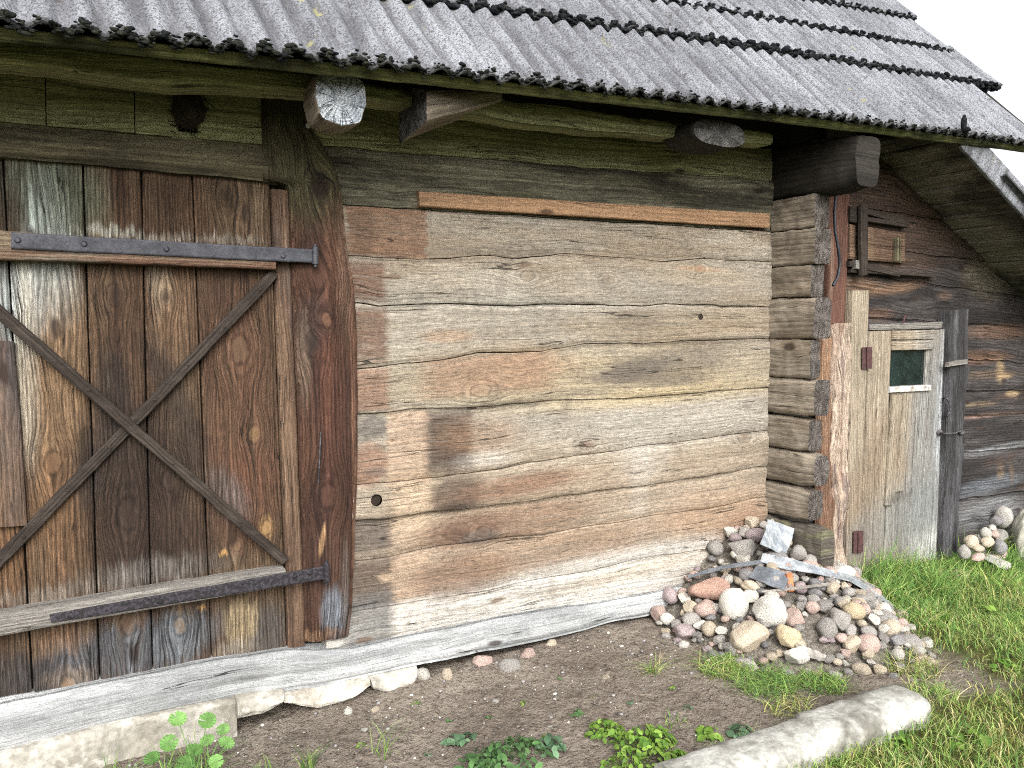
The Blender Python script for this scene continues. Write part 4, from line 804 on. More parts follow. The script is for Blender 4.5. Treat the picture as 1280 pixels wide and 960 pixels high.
mb = MB(); vb(mb, 1077, 1085.5, 255, 1077, 1085, 344, -.075, .025); mb.build('bolt_bar', M['brace'], hatch)
mb = MB(); vb(mb, 1121.5, 1124.5, 297, 1121.5, 1124.5, 326, -.055, .03, 20); vb(mb, 1124.8, 1127, 296, 1124.8, 1127, 327, -.045, .02, 20); mb.build('handle', M['lintel'], hatch)
mb = MB(); hb(mb, 1070, 325, 1076, 326, 11, -.06, .03); mb.build('wedge', M['ledge'], hatch)
mb = MB(); tube(mb, [W(1131, 395, .0), W(1131, 395, -.04), W(1129, 404, -.04)], .007, 6, 8); mb.build('nail', M['rust'], shed)
#@@PART4
# ------------------------------------------------------------------ ground
PILE = np.array([(2.78, 0.05), (2.78, -.25), (2.82, -.66), (2.97, -.86), (3.35, -1.10), (3.66, -1.10), (3.95, -.78), (4.42, -.32), (4.45, .05)])
def pile_d(x, y):
    x = np.asarray(x, float); y = np.asarray(y, float); d = np.full(np.broadcast(x, y).shape, 9.0); n = len(PILE)
    for i in range(n-1):
        a, b = PILE[i], PILE[i+1]; e = b-a; l = np.hypot(*e); d = np.minimum(d, ((x-a[0])*e[1]-(y-a[1])*e[0])/l*-1)
    return d
def ground_z(x, y):
    x = np.asarray(x, float); y = np.asarray(y, float)
    return -.13*sstep(3.9, 5.2, x) + .025*fbm(x*1.6, y*1.6, 3, 3) + .012*fbm(x*8, y*8, 4, 3)*np.exp(-np.abs(y)) - .02*sstep(.4, -.4, x)+.03*np.exp(-((y+.02)/.12)**2)*sstep(.5, 1.2, x)
def pile_z(x, y):
    d = pile_d(x, y); xx = np.asarray(x, float)
    return ground_z(x, y) + np.minimum(np.maximum(d, 0)*.66, .20+.24*sstep(-.75, -.1, y)*sstep(4.25, 3.7, xx)) + np.minimum(d, 0)*.15
def hit(px, py, f):
    d = ray(px, py); t = np.linspace(1.5, 9, 3000); P = CAM+np.outer(t, d); z = f(P[:, 0], P[:, 1]); i = np.argmax(P[:, 2] < z); return P[i]
def axis(segs):
    o = [segs[0][0]]
    for a, b, st_ in segs:
        n = max(1, int(round((b-a)/st_))); o += list(a+(b-a)*np.arange(1, n+1)/n)
    return np.array(o)
gx = axis([(-400, -40, 60), (-40, -4, 4), (-4, -.4, .2), (-.4, 4.6, .014), (4.6, 8, .05), (8, 40, 4), (40, 400, 60)])
gy = axis([(-400, -40, 60), (-40, -5, 4), (-5, -1.6, .15), (-1.6, .06, .014), (.06, 8, .6), (8, 400, 56)])
gX, gY = np.meshgrid(gx, gy, indexing='ij'); near = np.exp(-(np.maximum(np.hypot(gX-2, gY), 5)-5)/6)
gZ = ground_z(gX, gY) + (.010*fbm(gX*22, gY*22, 31, 3)+.006*fbm(gX*60, gY*60, 33, 2))*near
def grassiness(x, y):
    """0 on bare earth, 1 on the lawn."""
    n = .18*fbm(x*3, y*3, 44, 4)
    a = sstep(3.75, 4.2, x+n+.35*np.minimum(0, y+.55)*-1*(y < -.55))*sstep(.02, -.12, y)
    px0 = np.array([1.6, -1.16]); e = np.array([3.3, -1.36])-px0
    b = sstep(-.02, .08, -(((x-px0[0])*e[1]-(y-px0[1])*e[0])*-1/np.hypot(*e))+n*.4)
    c = sstep(-1.45, -1.75, y+n)
    return np.clip(np.maximum(np.maximum(a*(pile_d(x, y) < .02), b*sstep(1.7, 2.1, x)), c), 0, 1)
def groundmat():
    m, T, p = newmat('earth'); tc = T.N.new('ShaderNodeTexCoord'); P = tc.outputs['Object']
    at = T.N.new('ShaderNodeAttribute'); at.attribute_name = 'lawn'
    n1 = T.noise(P, 2.2, 4, .6); n2 = T.noise(P, 26, 4, .7); n3 = T.noise(P, 110, 3, .7); n4 = T.noise(P, 60, 2, .6)
    c = T.mix(T.rng(n1, .36, .64), lin(124, 115, 105), lin(146, 137, 126)); c = T.mix(T.math('MULTIPLY', T.rng(n2, .45, .68), .6), c, lin(90, 76, 68))
    c = T.mix(T.math('MULTIPLY', T.rng(n3, .55, .66), .6), c, lin(154, 146, 136)); c = T.mix(T.math('MULTIPLY', T.rng(n4, .58, .66), .6), c, lin(66, 54, 48))
    g = T.mix(T.rng(n2, .4, .6), lin(70, 74, 38), lin(98, 98, 54)); c = T.mix(at.outputs['Fac'], c, g)
    T.lk(c, p.inputs['Base Color']); p.inputs['Roughness'].default_value = .97; p.inputs['Specular IOR Level'].default_value = .08
    bump(T, p, T.math('ADD', T.math('ADD', n2, T.math('MULTIPLY', n3, .5)), n4), .014); return m
M['earth'] = groundmat()
mb = MB(); mb.add(np.stack([gX, gY, gZ], 2), grid_faces(len(gx), len(gy)), np.stack([gX, gY], 2))
go = mb.build('ground', M['earth']); tag(go, kind='structure')
at = go.data.attributes.new('lawn', 'FLOAT', 'POINT'); at.data.foreach_set('value', (grassiness(gX, gY)*.95).ravel())
# ------------------------------------------------------------------ stones
def stone_mesh(kind, sd, sub=4):
    V0, F0 = ico(sub); v = V0.copy(); q = np.random.default_rng(sd)
    if kind == 'angular':
        for _ in range(q.integers(9, 14)):
            n = q.normal(size=3); n /= np.linalg.norm(n); dd = v@n; lim = q.uniform(.55, .85); over = np.maximum(dd-lim, 0); v = v-np.outer(over*.93, n)
        v *= 1+.10*fbm(V0[:, 0]*2.4+sd, V0[:, 1]*2.4+V0[:, 2]*2, sd, 4)[:, None]
    else:
        for _ in range(4):
            n = q.normal(size=3); n /= np.linalg.norm(n); dd = v@n; over = np.maximum(dd-q.uniform(.7, .95), 0); v = v-np.outer(over*.7, n)
        v *= 1+.24*fbm(V0[:, 0]*1.3+sd, V0[:, 1]*1.3+V0[:, 2]*1.1, sd, 3)[:, None]
    mx = np.abs(v).max(0); v = v/mx
    me = bpy.data.meshes.new('stone'); me.from_pydata(v.tolist(), [], F0); me.polygons.foreach_set('use_smooth', [True]*len(F0)); me.materials.append(None); me.update(); return me
ROUND = [stone_mesh('round', 40+i, 3) for i in range(10)]; ANG = [stone_mesh('angular', 80+i, 4) for i in range(9)]
SC = {'grey': stonemat('grey_stone', (154, 150, 146), (186, 182, 176)), 'dark': stonemat('dark_grey_stone', (126, 124, 126), (154, 152, 152)), 'pink': stonemat('pink_granite', (180, 156, 146), (206, 184, 174), (120, 98, 92)), 'red': stonemat('red_stone', (186, 148, 132), (204, 172, 156), (108, 66, 56)),
      'tan': stonemat('tan_stone', (184, 170, 150), (210, 198, 178)), 'ochre': stonemat('ochre_stone', (196, 176, 140), (214, 200, 172), (120, 96, 70)), 'pale': stonemat('pale_stone', (198, 194, 184), (220, 216, 206), (120, 116, 108), .3), 'speck': stonemat('speckled_granite', (150, 146, 142), (180, 176, 170), (52, 50, 50), .8, 30), 'purple': stonemat('purple_stone', (160, 146, 148), (184, 170, 170)), 'lime': stonemat('limy_stone', (186, 184, 176), (216, 214, 206), (150, 146, 138), .3), 'boulder': stonemat('pale_boulder', (176, 174, 160), (204, 202, 190), (140, 136, 120), .4, 5)}
def stone(name, loc, dims, col, kind='round', rot=None, i=None):
    me = random.choice(ROUND if kind == 'round' else ANG) if i is None else (ROUND if kind == 'round' else ANG)[i]
    o = bpy.data.objects.new(name, me); COL.objects.link(o); o.location = loc; o.scale = dims
    o.rotation_euler = rot if rot is not None else (random.uniform(-.4, .4), random.uniform(-.4, .4), random.uniform(0, 6.28))
    o.material_slots[0].link = 'OBJECT'; o.material_slots[0].material = SC[col]; return o
PLACED = []
def pstone(px, py, rx, ry, col, kind, label, cat='stone', f=pile_z, lift=.35, group=None, name='stone', depth=None, roll=None, i=None):
    c = hit(px, py+ry*.35, f); dist = (c-CAM)@FW; a, b = rx*dist/F, ry*dist/F; d = depth or (a+b)/2
    o = stone(name, (c[0]+.25*d*0, c[1]+.3*d, c[2]+b*lift), (a, d, b), col, kind, (random.uniform(-.15, .15), roll if roll is not None else random.uniform(-.2, .2), -YAW*.6+random.uniform(-.2, .2)), i)
    PLACED.append((o.location.x, o.location.y, o.location.z, max(a, b)*.9)); tag(o, label, cat, group); return o
pstone(893, 738, 29, 16, 'red', 'angular', 'broad reddish angular stone at the left of the rubble pile under a tin strip', roll=-.1)
pstone(885, 762, 15, 12, 'pink', 'round', 'rounded pink stone tucked under the broad reddish angular stone')
pstone(921, 757, 18, 23, 'pale', 'round', 'pale greenish egg-shaped stone standing upright in the rubble pile', depth=.07)
pstone(941, 798, 26, 20, 'tan', 'angular', 'big tan angular stone at the front foot of the rubble pile')
pstone(987, 798, 18, 16, 'ochre', 'angular', 'ochre yellow angular stone at the front of the pile, right of the big tan one')
pstone(970, 764, 25, 21, 'lime', 'angular', 'whitish flat chunk of old plaster leaning in the middle of the pile', 'plaster chunk')
pstone(932, 686, 19, 14, 'grey', 'angular', 'grey angular stone high on the pile against the log wall')
pstone(948, 670, 14, 10, 'purple', 'round', 'purplish round stone topmost in the corner beside the bent tin sheet')
pstone(970, 699, 20, 9, 'dark', 'round', 'flat dark grey stone beneath the bent tin sheet by the wooden block')
pstone(924, 694, 9, 7, 'pale', 'round', 'small pale stone just left below the grey angular stone near the wall')
pstone(867, 775, 13, 9, 'grey', 'round', 'grey rounded stone at the left foot of the pile near the wall')
pstone(857, 791, 14, 12, 'purple', 'angular', 'purplish grey angular stone lowest at the left foot of the pile')
pstone(1036, 787, 13, 15, 'speck', 'round', 'grey drop-shaped stone upright in the middle of the pile front')
pstone(1052, 776, 14, 15, 'speck', 'angular', 'black-flecked granite stone beside the grey drop-shaped stone')
pstone(1089, 806, 16, 13, 'pink', 'round', 'large smooth pale pink cobble low on the right half of the pile')
pstone(1068, 806, 12, 12, 'tan', 'angular', 'wedge-shaped tan stone left of the large pale pink cobble')
pstone(1056, 717, 20, 10, 'lime', 'round', 'long light grey stone at the back of the pile by the small door')
pstone(1080, 838, 13, 9, 'tan', 'round', 'smooth tan cobble at the bottom edge of the pile near the concrete post')
pstone(1018, 760, 9, 9, 'pink', 'round', 'round pink cobble in the middle of the pile below the long tin strip')
pstone(1022, 733, 12, 10, 'dark', 'angular', 'dark grey stone held under the long curved tin strip')
pstone(1003, 735, 9, 8, 'purple', 'round', 'dull purple stone next to the orange brick piece')
pstone(996, 775, 12, 14, 'pink', 'angular', 'pinkish angular stone right of the whitish plaster chunk')
pstone(1070, 765, 15, 12, 'ochre', 'round', 'cream cobble with a cleft high on the right half of the pile')
pstone(1160, 806, 10, 9, 'lime', 'angular', 'whitish lump at the far right end of the pile in the grass')
CLS = {'grey': 'small grey rounded stone among the rubble of the pile', 'pink': 'small pinkish rounded stone among the rubble of the pile', 'tan': 'small tan rounded stone among the rubble of the pile', 'pale': 'small pale cream rounded stone among the rubble of the pile', 'dark': 'small dark grey stone among the rubble of the pile', 'speck': 'small flecked granite stone among the rubble of the pile', 'purple': 'small purplish stone among the rubble of the pile'}
CW = ['grey', 'grey', 'pink', 'tan', 'tan', 'tan', 'pale', 'pale', 'pale', 'pink', 'dark', 'speck', 'speck', 'grey', 'purple']
def fill(n, rmin, rmax, tries):
    k = 0
    for _ in range(tries):
        if k >= n: break
        x = random.uniform(2.72, 4.5); y = random.uniform(-1.15, -.03); d = float(pile_d(x, y))
        if d < -.03 or (x > 3.70 and y > -.42 and x < 4.0): continue
        r = random.uniform(rmin, rmax)*(.8 if d < .05 else 1); z = float(pile_z(x, y))+r*.25
        if any((x-a)**2+(y-b)**2+(z-c)**2 < (.66*(r+q))**2 for a, b, c, q in PLACED): continue
        col = random.choice(CW); kd = 'round' if random.random() < .5 else 'angular'
        o = stone('stone', (x, y, z), (r*random.uniform(.95, 1.35), r*random.uniform(.8, 1.1), r*random.uniform(.65, .95)), col, kd); PLACED.append((x, y, z, r)); tag(o, CLS[col], 'stone', 'small %s stones in the rubble pile' % col); k += 1
fill(45, .040, .056, 3000); fill(120, .027, .040, 9000); fill(125, .016, .026, 24000)
mb = MB(); px_ = np.linspace(2.6, 4.55, 100); py_ = np.linspace(-1.25, .03, 70); A, B = np.meshgrid(px_, py_, indexing='ij')
mb.add(np.stack([A, B, pile_z(A, B)-.03-.03*(pile_d(A, B) < 0)+.02*fbm(A*25, B*25, 71, 3)], 2), grid_faces(100, 70)); M['rubble'] = plainmat('rubble_earth', (112, 106, 98), (150, 144, 134), 60, .97, 0, .012, .05)
tag(mb.build('rubble_earth', M['rubble']), 'bare earth and grit filling the rubble pile', 'rubble', kind='stuff')
# right hand pile
f2 = lambda x, y: ground_z(x, y)+.0*x
bo = stone('boulder', tuple(W(1287, 672, -.24)), (.16, .13, .27), 'boulder', 'angular', (.1, .2, .3), 3); tag(bo, 'big pale boulder leaning against the dark wall at the right edge', 'boulder')
sl = stone('stone_slab', tuple(W(1250, 703, -.30)), (.13, .10, .03), 'lime', 'angular', (.25, .1, .4), 2); tag(sl, 'flat whitish slab lying in front of the big pale boulder', 'stone slab')
R2 = [(1232, 667, 6, 8, 'pale', 'upright cream pebble at the top left of the small heap by the boulder'), (1240, 661, 6, 5, 'pale', 'pale flat pebble topmost on the small heap by the boulder'), (1243, 668, 8, 5, 'pink', 'pinkish stone under the topmost pebble of the small heap'), (1214, 677, 9, 8, 'tan', 'tan cobble on the left of the small heap by the boulder'), (1234, 677, 9, 6, 'tan', 'brownish cobble in the middle of the small heap by the boulder'), (1247, 669, 10, 9, 'grey', 'grey angular stone in the small heap beside the boulder'), (1222, 685, 10, 5, 'tan', 'flat tan stone low in the small heap by the boulder'), (1205, 690, 7, 9, 'grey', 'grey stone at the left foot of the small heap'), (1250, 684, 8, 9, 'dark', 'greenish dark stone in the small heap against the boulder'), (1244, 652, 9, 8, 'dark', 'dark square-edged stone behind the small heap'), (1254, 646, 8, 14, 'grey', 'tall grey stone between the boulder and the small heap'), (1222, 697, 10, 5, 'pink', 'flat pinkish stone at the bottom of the small heap'), (1199, 718, 14, 12, 'tan', 'half-buried brownish stone in the grass beneath the dark post')]
for i, (x, y, rx, ry, col, lb) in enumerate(R2):
    yy = -.10-.012*(y-650)*.35; c = W(x, y, yy) if y < 700 else hit(x, y+6, ground_z); di = (c-CAM)@FW; o = stone('stone', c, (rx*di/F*1.1, (rx+ry)/2*di/F, ry*di/F*1.1), col, 'angular' if 'angular' in lb or 'square' in lb else 'round', (random.uniform(-.2, .2), random.uniform(-.2, .2), random.uniform(-.3, .3))); tag(o, lb, 'stone')
for i in range(16):
    x = random.uniform(5.85, 6.2); y = random.uniform(-.22, -.04); r = random.uniform(.035, .06); z = -.12+.18*max(0, 1-abs(x-6.05)/.3)*max(0, 1-abs(y+.02)/.34); col = random.choice(CW)
    tag(stone('stone', (x, y, z), (r*1.2, r, r*.8), col, 'round'), 'stone filling the inside of the small heap by the boulder', 'stone', 'stones inside the small heap by the boulder')
# stones along the foot of the wall
for x, y, rx, ry, col, kd, lb in [(530, 843, 9.5, 10, 'pale', 'round', 'grey-white egg-shaped stone at the foot of the whitewashed log'), (560, 843, 7, 10, 'tan', 'round', 'brownish upright stone half buried right of the egg-shaped one'), (603, 826, 15, 9, 'pink', 'angular', 'flat pinkish stone under the edge of the bottom log'), (639, 832, 15, 10, 'speck', 'round', 'grey flecked cobble lying on the bare earth before the wall'), (661, 817, 11, 7, 'pink', 'round', 'small pink stone between the flecked cobble and the bottom log'), (690, 804, 8, 5, 'tan', 'round', 'tan stone half buried right of the pink one at the wall foot'), (436, 889, 6.5, 5.5, 'lime', 'round', 'small white pebble on the earth below the plaster patch'), (456, 912, 5, 2.6, 'lime', 'angular', 'thin white pebble lying on the earth above the grass tufts'), (688, 909, 4, 2.4, 'lime', 'angular', 'tiny white chip on the earth near the leafy weeds'), (834, 795, 6, 6, 'grey', 'round', 'small grey stone lying apart, left of the rubble pile'), (856, 806, 8, 6, 'pale', 'round', 'pale pinkish pebble lying apart in front of the pile'), (470, 887, 6, 4.5, 'tan', 'round', 'earth-coloured pebble near the small white pebble'), (620, 877, 5, 4, 'grey', 'round', 'grey pebble in the middle of the bare earth'), (759, 846, 7, 3, 'tan', 'angular', 'flat brown chip left of the short grass tuft on the earth'), (880, 801, 8, 5, 'pale', 'round', 'white flattish stone at the front foot of the pile'), (912, 802, 9, 5, 'lime', 'angular', 'white chip in front of the big tan angular stone')]:
    pstone(x, y, rx, ry, col, kd, lb, f=ground_z, lift=.15)
# grit on the earth: nobody could count it
mb = MB(); V0, F0 = ico(1); n = 0
while n < 1100:
    x = random.uniform(.2, 4.0); y = -abs(random.gauss(.0, .55))-.03
    if y < -1.6 or random.random() < float(grassiness(x, y)) or float(pile_d(x, y)) > 0: continue
    r = random.choice((.002, .003, .003, .004, .005, .008)); mb.add(V0*[r*random.uniform(.8, 1.5), r, r*.7]+[x, y, float(ground_z(x, y))+.004], F0, None, random.choice((0, 0, 0, 0, 0, 0, 0, 0, 0, 0, 0, 1, 2, 2, 2))); n += 1
tag(mb.build('grit', [M['rubble'], SC['pale'], SC['dark']]), 'fine grit strewn over the bare earth', 'grit', kind='stuff')
# ------------------------------------------------------------------ scrap on the pile, concrete post
def sheet(name, quads, th, mat, label, cat, ny=14, wave=.006):
    """A bent piece of sheet metal: rows of 3-D points."""
    R_ = np.array([resamp(np.array(r, float), ny) for r in quads]); u = np.linspace(0, 1, len(R_)); n = 26
    Q = np.stack([np.stack([np.interp(np.linspace(0, 1, n), u, R_[:, j, k]) for k in range(3)], 1) for j in range(ny)], 1)
    a = np.gradient(Q, axis=0); b = np.gradient(Q, axis=1); N_ = np.cross(a, b); N_ /= np.linalg.norm(N_, axis=2, keepdims=True)+1e-9
    w_ = wave*fbm(np.arange(n)[:, None]*.3, np.arange(ny)[None]*.3, random.randrange(999), 3); Q = Q+N_*w_[..., None]
    mb = MB(); Q2 = Q-N_*th; mb.add(Q, grid_faces(n, ny)); mb.add(Q2, grid_faces(n, ny))
    for A, B in ((Q[0], Q2[0]), (Q[-1], Q2[-1]), (Q[:, 0], Q2[:, 0]), (Q[:, -1], Q2[:, -1])): mb.add(np.stack([A, B], 1), grid_faces(len(A), 2), None, 0, False)
    return tag(mb.build(name, mat), label, cat)
def hp(px, py, up=.0, f=pile_z): c = hit(px, py, f); return c+[0, 0, up]
sheet('metal_sheet', [[W(960, 649, -.30), W(975, 654, -.27), W(993, 661, -.27)], [W(957, 664, -.34), W(974, 668, -.31), W(990, 674, -.31)], [W(950, 680, -.42), W(967, 687, -.38), W(981, 697, -.38)]], .003, M['zinc'], 'bent pale galvanised sheet leaning on the mossy wooden block', 'metal sheet')
sheet('metal_strip', [[hp(953, 703, .05), hp(950, 712, .04)], [hp(985, 711, .06), hp(982, 724, .05)], [hp(1023, 722, .06), hp(1014, 730, .06)], [hp(1070, 733, .05), hp(1062, 738, .05)], [hp(1100, 750, .03), hp(1094, 752, .03)], [hp(1118, 762, .02), hp(1116, 763, .02)]], .003, M['zinc'], 'long curved pale tin strip running across the top of the rubble pile', 'metal strip', 8)
sheet('metal_sheet', [[hp(945, 717, .04), hp(936, 731, .04)], [hp(968, 722, .045), hp(958, 741, .045)], [hp(988, 729, .045), hp(980, 750, .045)]], .003, M['zinc_dark'], 'flat dark grey metal sheet lying beside the orange brick piece', 'metal sheet', 8)
sheet('metal_strip', [[hp(859, 731, .05), hp(861, 734, .05)], [hp(905, 722, .07), hp(906, 727, .07)], [hp(950, 714, .06), hp(952, 719, .06)]], .003, M['zinc_dark'], 'thin grey tin strip resting on the broad reddish angular stone', 'metal strip', 5, .002)
sheet('metal_strip', [[hp(952, 751, .05), hp(952, 753, .05)], [hp(990, 748, .055), hp(990, 751, .055)], [hp(1036, 740, .05), hp(1036, 744, .05)]], .003, M['zinc_rust'], 'rust-flecked narrow metal strip below the dark grey sheet', 'metal strip', 5, .002)
sheet('metal_sheet', [[hp(994, 814, .03), hp(1000, 824, .02)], [hp(1012, 819, .035), hp(1014, 829, .02)], [hp(1033, 827, .03), hp(1030, 832, .02)]], .003, M['zinc_rust'], 'crumpled tin scrap at the front edge of the pile above the weeds', 'metal scrap', 6, .02)
c = hp(990, 737, .035); mb = MB(); board(mb, c-[.0, .0, .045], c+[.006, .02, .045], (1, -.3, 0), (-.3, -1, .5), .036, th=.04, n=12, bev=.004, wob=.002); tag(mb.build('brick_piece', M['brick']), 'orange broken brick piece standing next to the dark grey metal sheet', 'brick')
mb = MB(); a, b = G(852, 1008, 0), G(1152, 899, 0); n = 90; t = np.linspace(0, 1, n); P_ = np.outer(1-t, a)+np.outer(t, b); P_ = P_+np.array([0, .05, 0])
ax = (b-a)/np.linalg.norm(b-a); sd2 = np.array([-ax[1], ax[0], 0]); th = np.linspace(0, 2*math.pi, 40, endpoint=False); rg = []
for i in range(n):
    k = t[i]; hw = .100+.006*sstep(.50, .54, k)-.012*sstep(.95, 1, k); hh = .078+.006*sstep(.50, .54, k)-.014*sstep(.97, 1, k); c_, s_ = np.cos(th), np.sin(th); r_ = (abs(c_)**3.2+abs(s_)**3.2)**(-1/3.2); nz = .012*fbm(th*1.2+k*9, th*0+k*14, 12, 4)*.5-.012*math.exp(-((k-.53)/.010)**2)
    rg.append(P_[i]+np.outer(c_*r_*(hw+nz), sd2)+np.outer(s_*r_*(hh+nz), (0, 0, 1))+[0, 0, .022+.010*sstep(.5, .54, k)])
loft(mb, rg); tag(mb.build('concrete_post', M['concrete']), 'broken pale concrete post lying half sunk in the lawn edge', 'concrete post')
# ------------------------------------------------------------------ grass and weeds
def leafmat(name, k=1.0, rough=.6):
    m, T, p = newmat(name); at = T.N.new('ShaderNodeAttribute'); at.attribute_name = 'tint'; tc = T.N.new('ShaderNodeTexCoord')
    n = T.noise(tc.outputs['Object'], 40, 3); c = T.mix(1.0, at.outputs['Color'], T.gray(T.rng(n, .3, .7, .8, 1.2)), 'MULTIPLY')
    T.lk(c, p.inputs['Base Color']); p.inputs['Roughness'].default_value = rough; p.inputs['Specular IOR Level'].default_value = .25
    tr = T.N.new('ShaderNodeBsdfTranslucent'); T.lk(c, tr.inputs['Color']); ms = T.N.new('ShaderNodeMixShader'); ms.inputs[0].default_value = .3
    o = [x for x in T.N if x.type == 'OUTPUT_MATERIAL'][0]; T.L.new(p.outputs[0], ms.inputs[1]); T.L.new(tr.outputs[0], ms.inputs[2]); T.L.new(ms.outputs[0], o.inputs[0]); return m
M['grass'] = leafmat('grass_blade'); M['leaf'] = leafmat('weed_leaf')
def tinted(name, V, Fc, Cc, mat, parent=None, origin=None):
    me = bpy.data.meshes.new(name); V = np.asarray(V, float)
    if origin is not None: V = V-origin
    me.from_pydata(V.tolist(), [], Fc); me.materials.append(mat)
    a = me.color_attributes.new('tint', 'FLOAT_COLOR', 'POINT'); a.data.foreach_set('color', np.asarray(Cc, np.float32).ravel())
    me.polygons.foreach_set('use_smooth', [True]*len(Fc)); me.update()
    o = bpy.data.objects.new(name, me); COL.objects.link(o)
    if origin is not None: o.location = origin
    return o
def blades(P, h, wd, lean, col, az=None, q=RNG):
    """Bent tapering blades rooted at P (n x 3)."""
    n = len(P); az = q.uniform(0, 6.283, n) if az is None else az; d = np.stack([np.cos(az), np.sin(az), az*0], 1)
    fa = q.uniform(0, 6.283, n); wv = np.stack([np.cos(fa), np.sin(fa), fa*0], 1)
    V = []
    for k, f in enumerate((0, .4, .75)):
        c = P+d*(lean*f*f*h)[:, None]+np.array([0, 0, 1.0])*(h*(f-.35*np.minimum(lean, 1.6)*f*f))[:, None]
        ww = (wd*(1, .85, .5)[k])[:, None]; V += [c-wv*ww, c+wv*ww]
    V.append(P+d*(lean*h)[:, None]+np.array([0, 0, 1.0])*(h*(1-.35*np.minimum(lean, 1.6)))[:, None])
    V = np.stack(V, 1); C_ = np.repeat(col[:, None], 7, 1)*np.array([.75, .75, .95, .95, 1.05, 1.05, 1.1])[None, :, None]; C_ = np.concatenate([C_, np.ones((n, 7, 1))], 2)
    b = np.arange(n)*7; Fc = []
    for i in b: Fc += [(i, i+1, i+3, i+2), (i+2, i+3, i+5, i+4), (i+4, i+5, i+6)]
    return V.reshape(-1, 3), Fc, C_.reshape(-1, 4)
PAL = np.array([lin(*c)[:3] for c in ((114, 158, 80), (142, 180, 90), (172, 198, 110), (98, 138, 78), (204, 204, 124), (224, 214, 164), (168, 148, 104))])
def pick(n, w, q=RNG): return PAL[q.choice(len(PAL), n, p=np.array(w)/sum(w))]*q.uniform(.8, 1.2, (n, 1))
def lawn(N):
    x = RNG.uniform(1.6, 8.5, N); y = -RNG.uniform(.015, 1, N)**1.0*3.4
    P = np.stack([x, y, ground_z(x, y)], 1); v = P-CAM; z = v@FW; px = 640+F*(v@RT)/z; py = 480-F*(v@UP)/z
    vis = (px > 560) & (px < 1500) & (py < 1150)
    keep = vis & (RNG.uniform(0, 1, N) < grassiness(x, y)*np.clip(.55+1.6*fbm(x*2.6, y*2.6, 51, 4)+.3, .25, 1)*np.clip(1.35-.12*z, .3, 1))
    for hx, hy, hr in ((1208, 885, .11), (1235, 850, .06), (1180, 905, .07)):
        c = G(hx, hy, -.03); keep &= (np.hypot(x-c[0], y-c[1]) > hr*RNG.uniform(.3, 1.1, N))
    P = P[keep]; x, y = P[:, 0], P[:, 1]; n = len(P)
    tall = sstep(-.95, -.25, y)*sstep(4.0, 4.5, x)*np.clip(1+1.5*fbm(x*2, y*2, 53, 3), .3, 1.5)
    h = RNG.uniform(.028, .085, n)*(1+.8*fbm(x*4, y*4, 54, 3)) + tall*RNG.uniform(.03, .20, n)
    yel = np.clip(.45+1.5*fbm(x*2.2, y*2.2, 55, 3)+.22*(y < -1.1), 0, 1)
    ca = pick(n, (4, 5, 3, 3, .6, .2, .1)); cb = pick(n, (1, 3, 4, .6, 3, 2.5, 1.2)); m_ = RNG.uniform(0, 1, n) < yel*(1-.8*np.clip(tall, 0, 1))
    col = np.where(m_[:, None], cb, ca)
    return blades(P, h, RNG.uniform(.0011, .0024, n)*(1+.5*np.clip(tall, 0, 1)), RNG.uniform(.2, 1.5, n), col)
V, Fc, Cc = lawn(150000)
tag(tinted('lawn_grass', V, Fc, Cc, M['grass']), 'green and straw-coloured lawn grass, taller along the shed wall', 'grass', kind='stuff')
def tuft(px, py, n, r, h0, h1, w, label, lean=(.2, 1.2), wd=(.0012, .0026), f=ground_z, cat='grass tuft', ell=1.0):
    c = hit(px, py, f); a = RNG.uniform(0, 6.283, n); rr = r*np.sqrt(RNG.uniform(0, 1, n)); x = c[0]+rr*np.cos(a)*ell; y = np.minimum(c[1]+rr*np.sin(a), -.03)
    P = np.stack([x, y, f(x, y)-.004], 1); V, Fc, Cc = blades(P, RNG.uniform(h0, h1, n), RNG.uniform(*wd, n), RNG.uniform(*lean, n), pick(n, w))
    return tag(tinted('grass_tuft', V, Fc, Cc, M['grass'], origin=c), label, cat)
GW = (4, 5, 3, 2, .5, .2, .1); YW = (2, 4, 4, 1, 2, 1.2, .6); DWT = (1, 1, 2, 1, 3, 3, 2)
tuft(815, 842, 60, .035, .05, .12, YW, 'short yellowish grass tuft alone on the bare earth left of the pile', (.8, 2.0))
tuft(480, 945, 14, .05, .10, .18, GW, 'few thin upright grass stalks on the earth below the white pebbles')
tuft(385, 962, 34, .03, .07, .13, GW, 'upright grass tuft at the bottom edge, right of the round-leaved mallow')
tuft(330, 968, 26, .03, .05, .10, GW, 'low grass tuft between the mallow and the taller upright tuft')
tuft(240, 975, 130, .11, .07, .17, GW, 'grass blades growing through the round-leaved mallow plant')
tuft(150, 975, 30, .05, .06, .14, GW, 'sparse grass at the bottom left in front of the mortar foundation')
tuft(905, 838, 420, .10, .03, .10, YW, 'loose heap of limp grass in front of the big tan stone', (.9, 2.2), ell=1.3)
tuft(960, 858, 520, .12, .03, .11, GW, 'heap of pulled green grass lying between the pile and concrete post', (.9, 2.2), ell=1.3)
tuft(1030, 858, 380, .10, .03, .10, GW, 'green grass clump at the front right foot of the rubble pile', (.7, 2.0))
tuft(985, 885, 200, .09, .03, .08, DWT, 'withered straw clump close to the top of the concrete post', (.9, 2.0), ell=1.4)
tuft(1140, 838, 260, .12, .05, .15, DWT, 'dry straw-coloured grass at the right end of the rubble pile', (.5, 1.6))
tuft(1165, 870, 160, .10, .04, .12, YW, 'yellow-green grass beyond the thick end of the concrete post', (.5, 1.6))
tuft(1012, 905, 50, .06, .03, .10, YW, 'thin grass blades bent over the crack of the concrete post', (.8, 1.8))
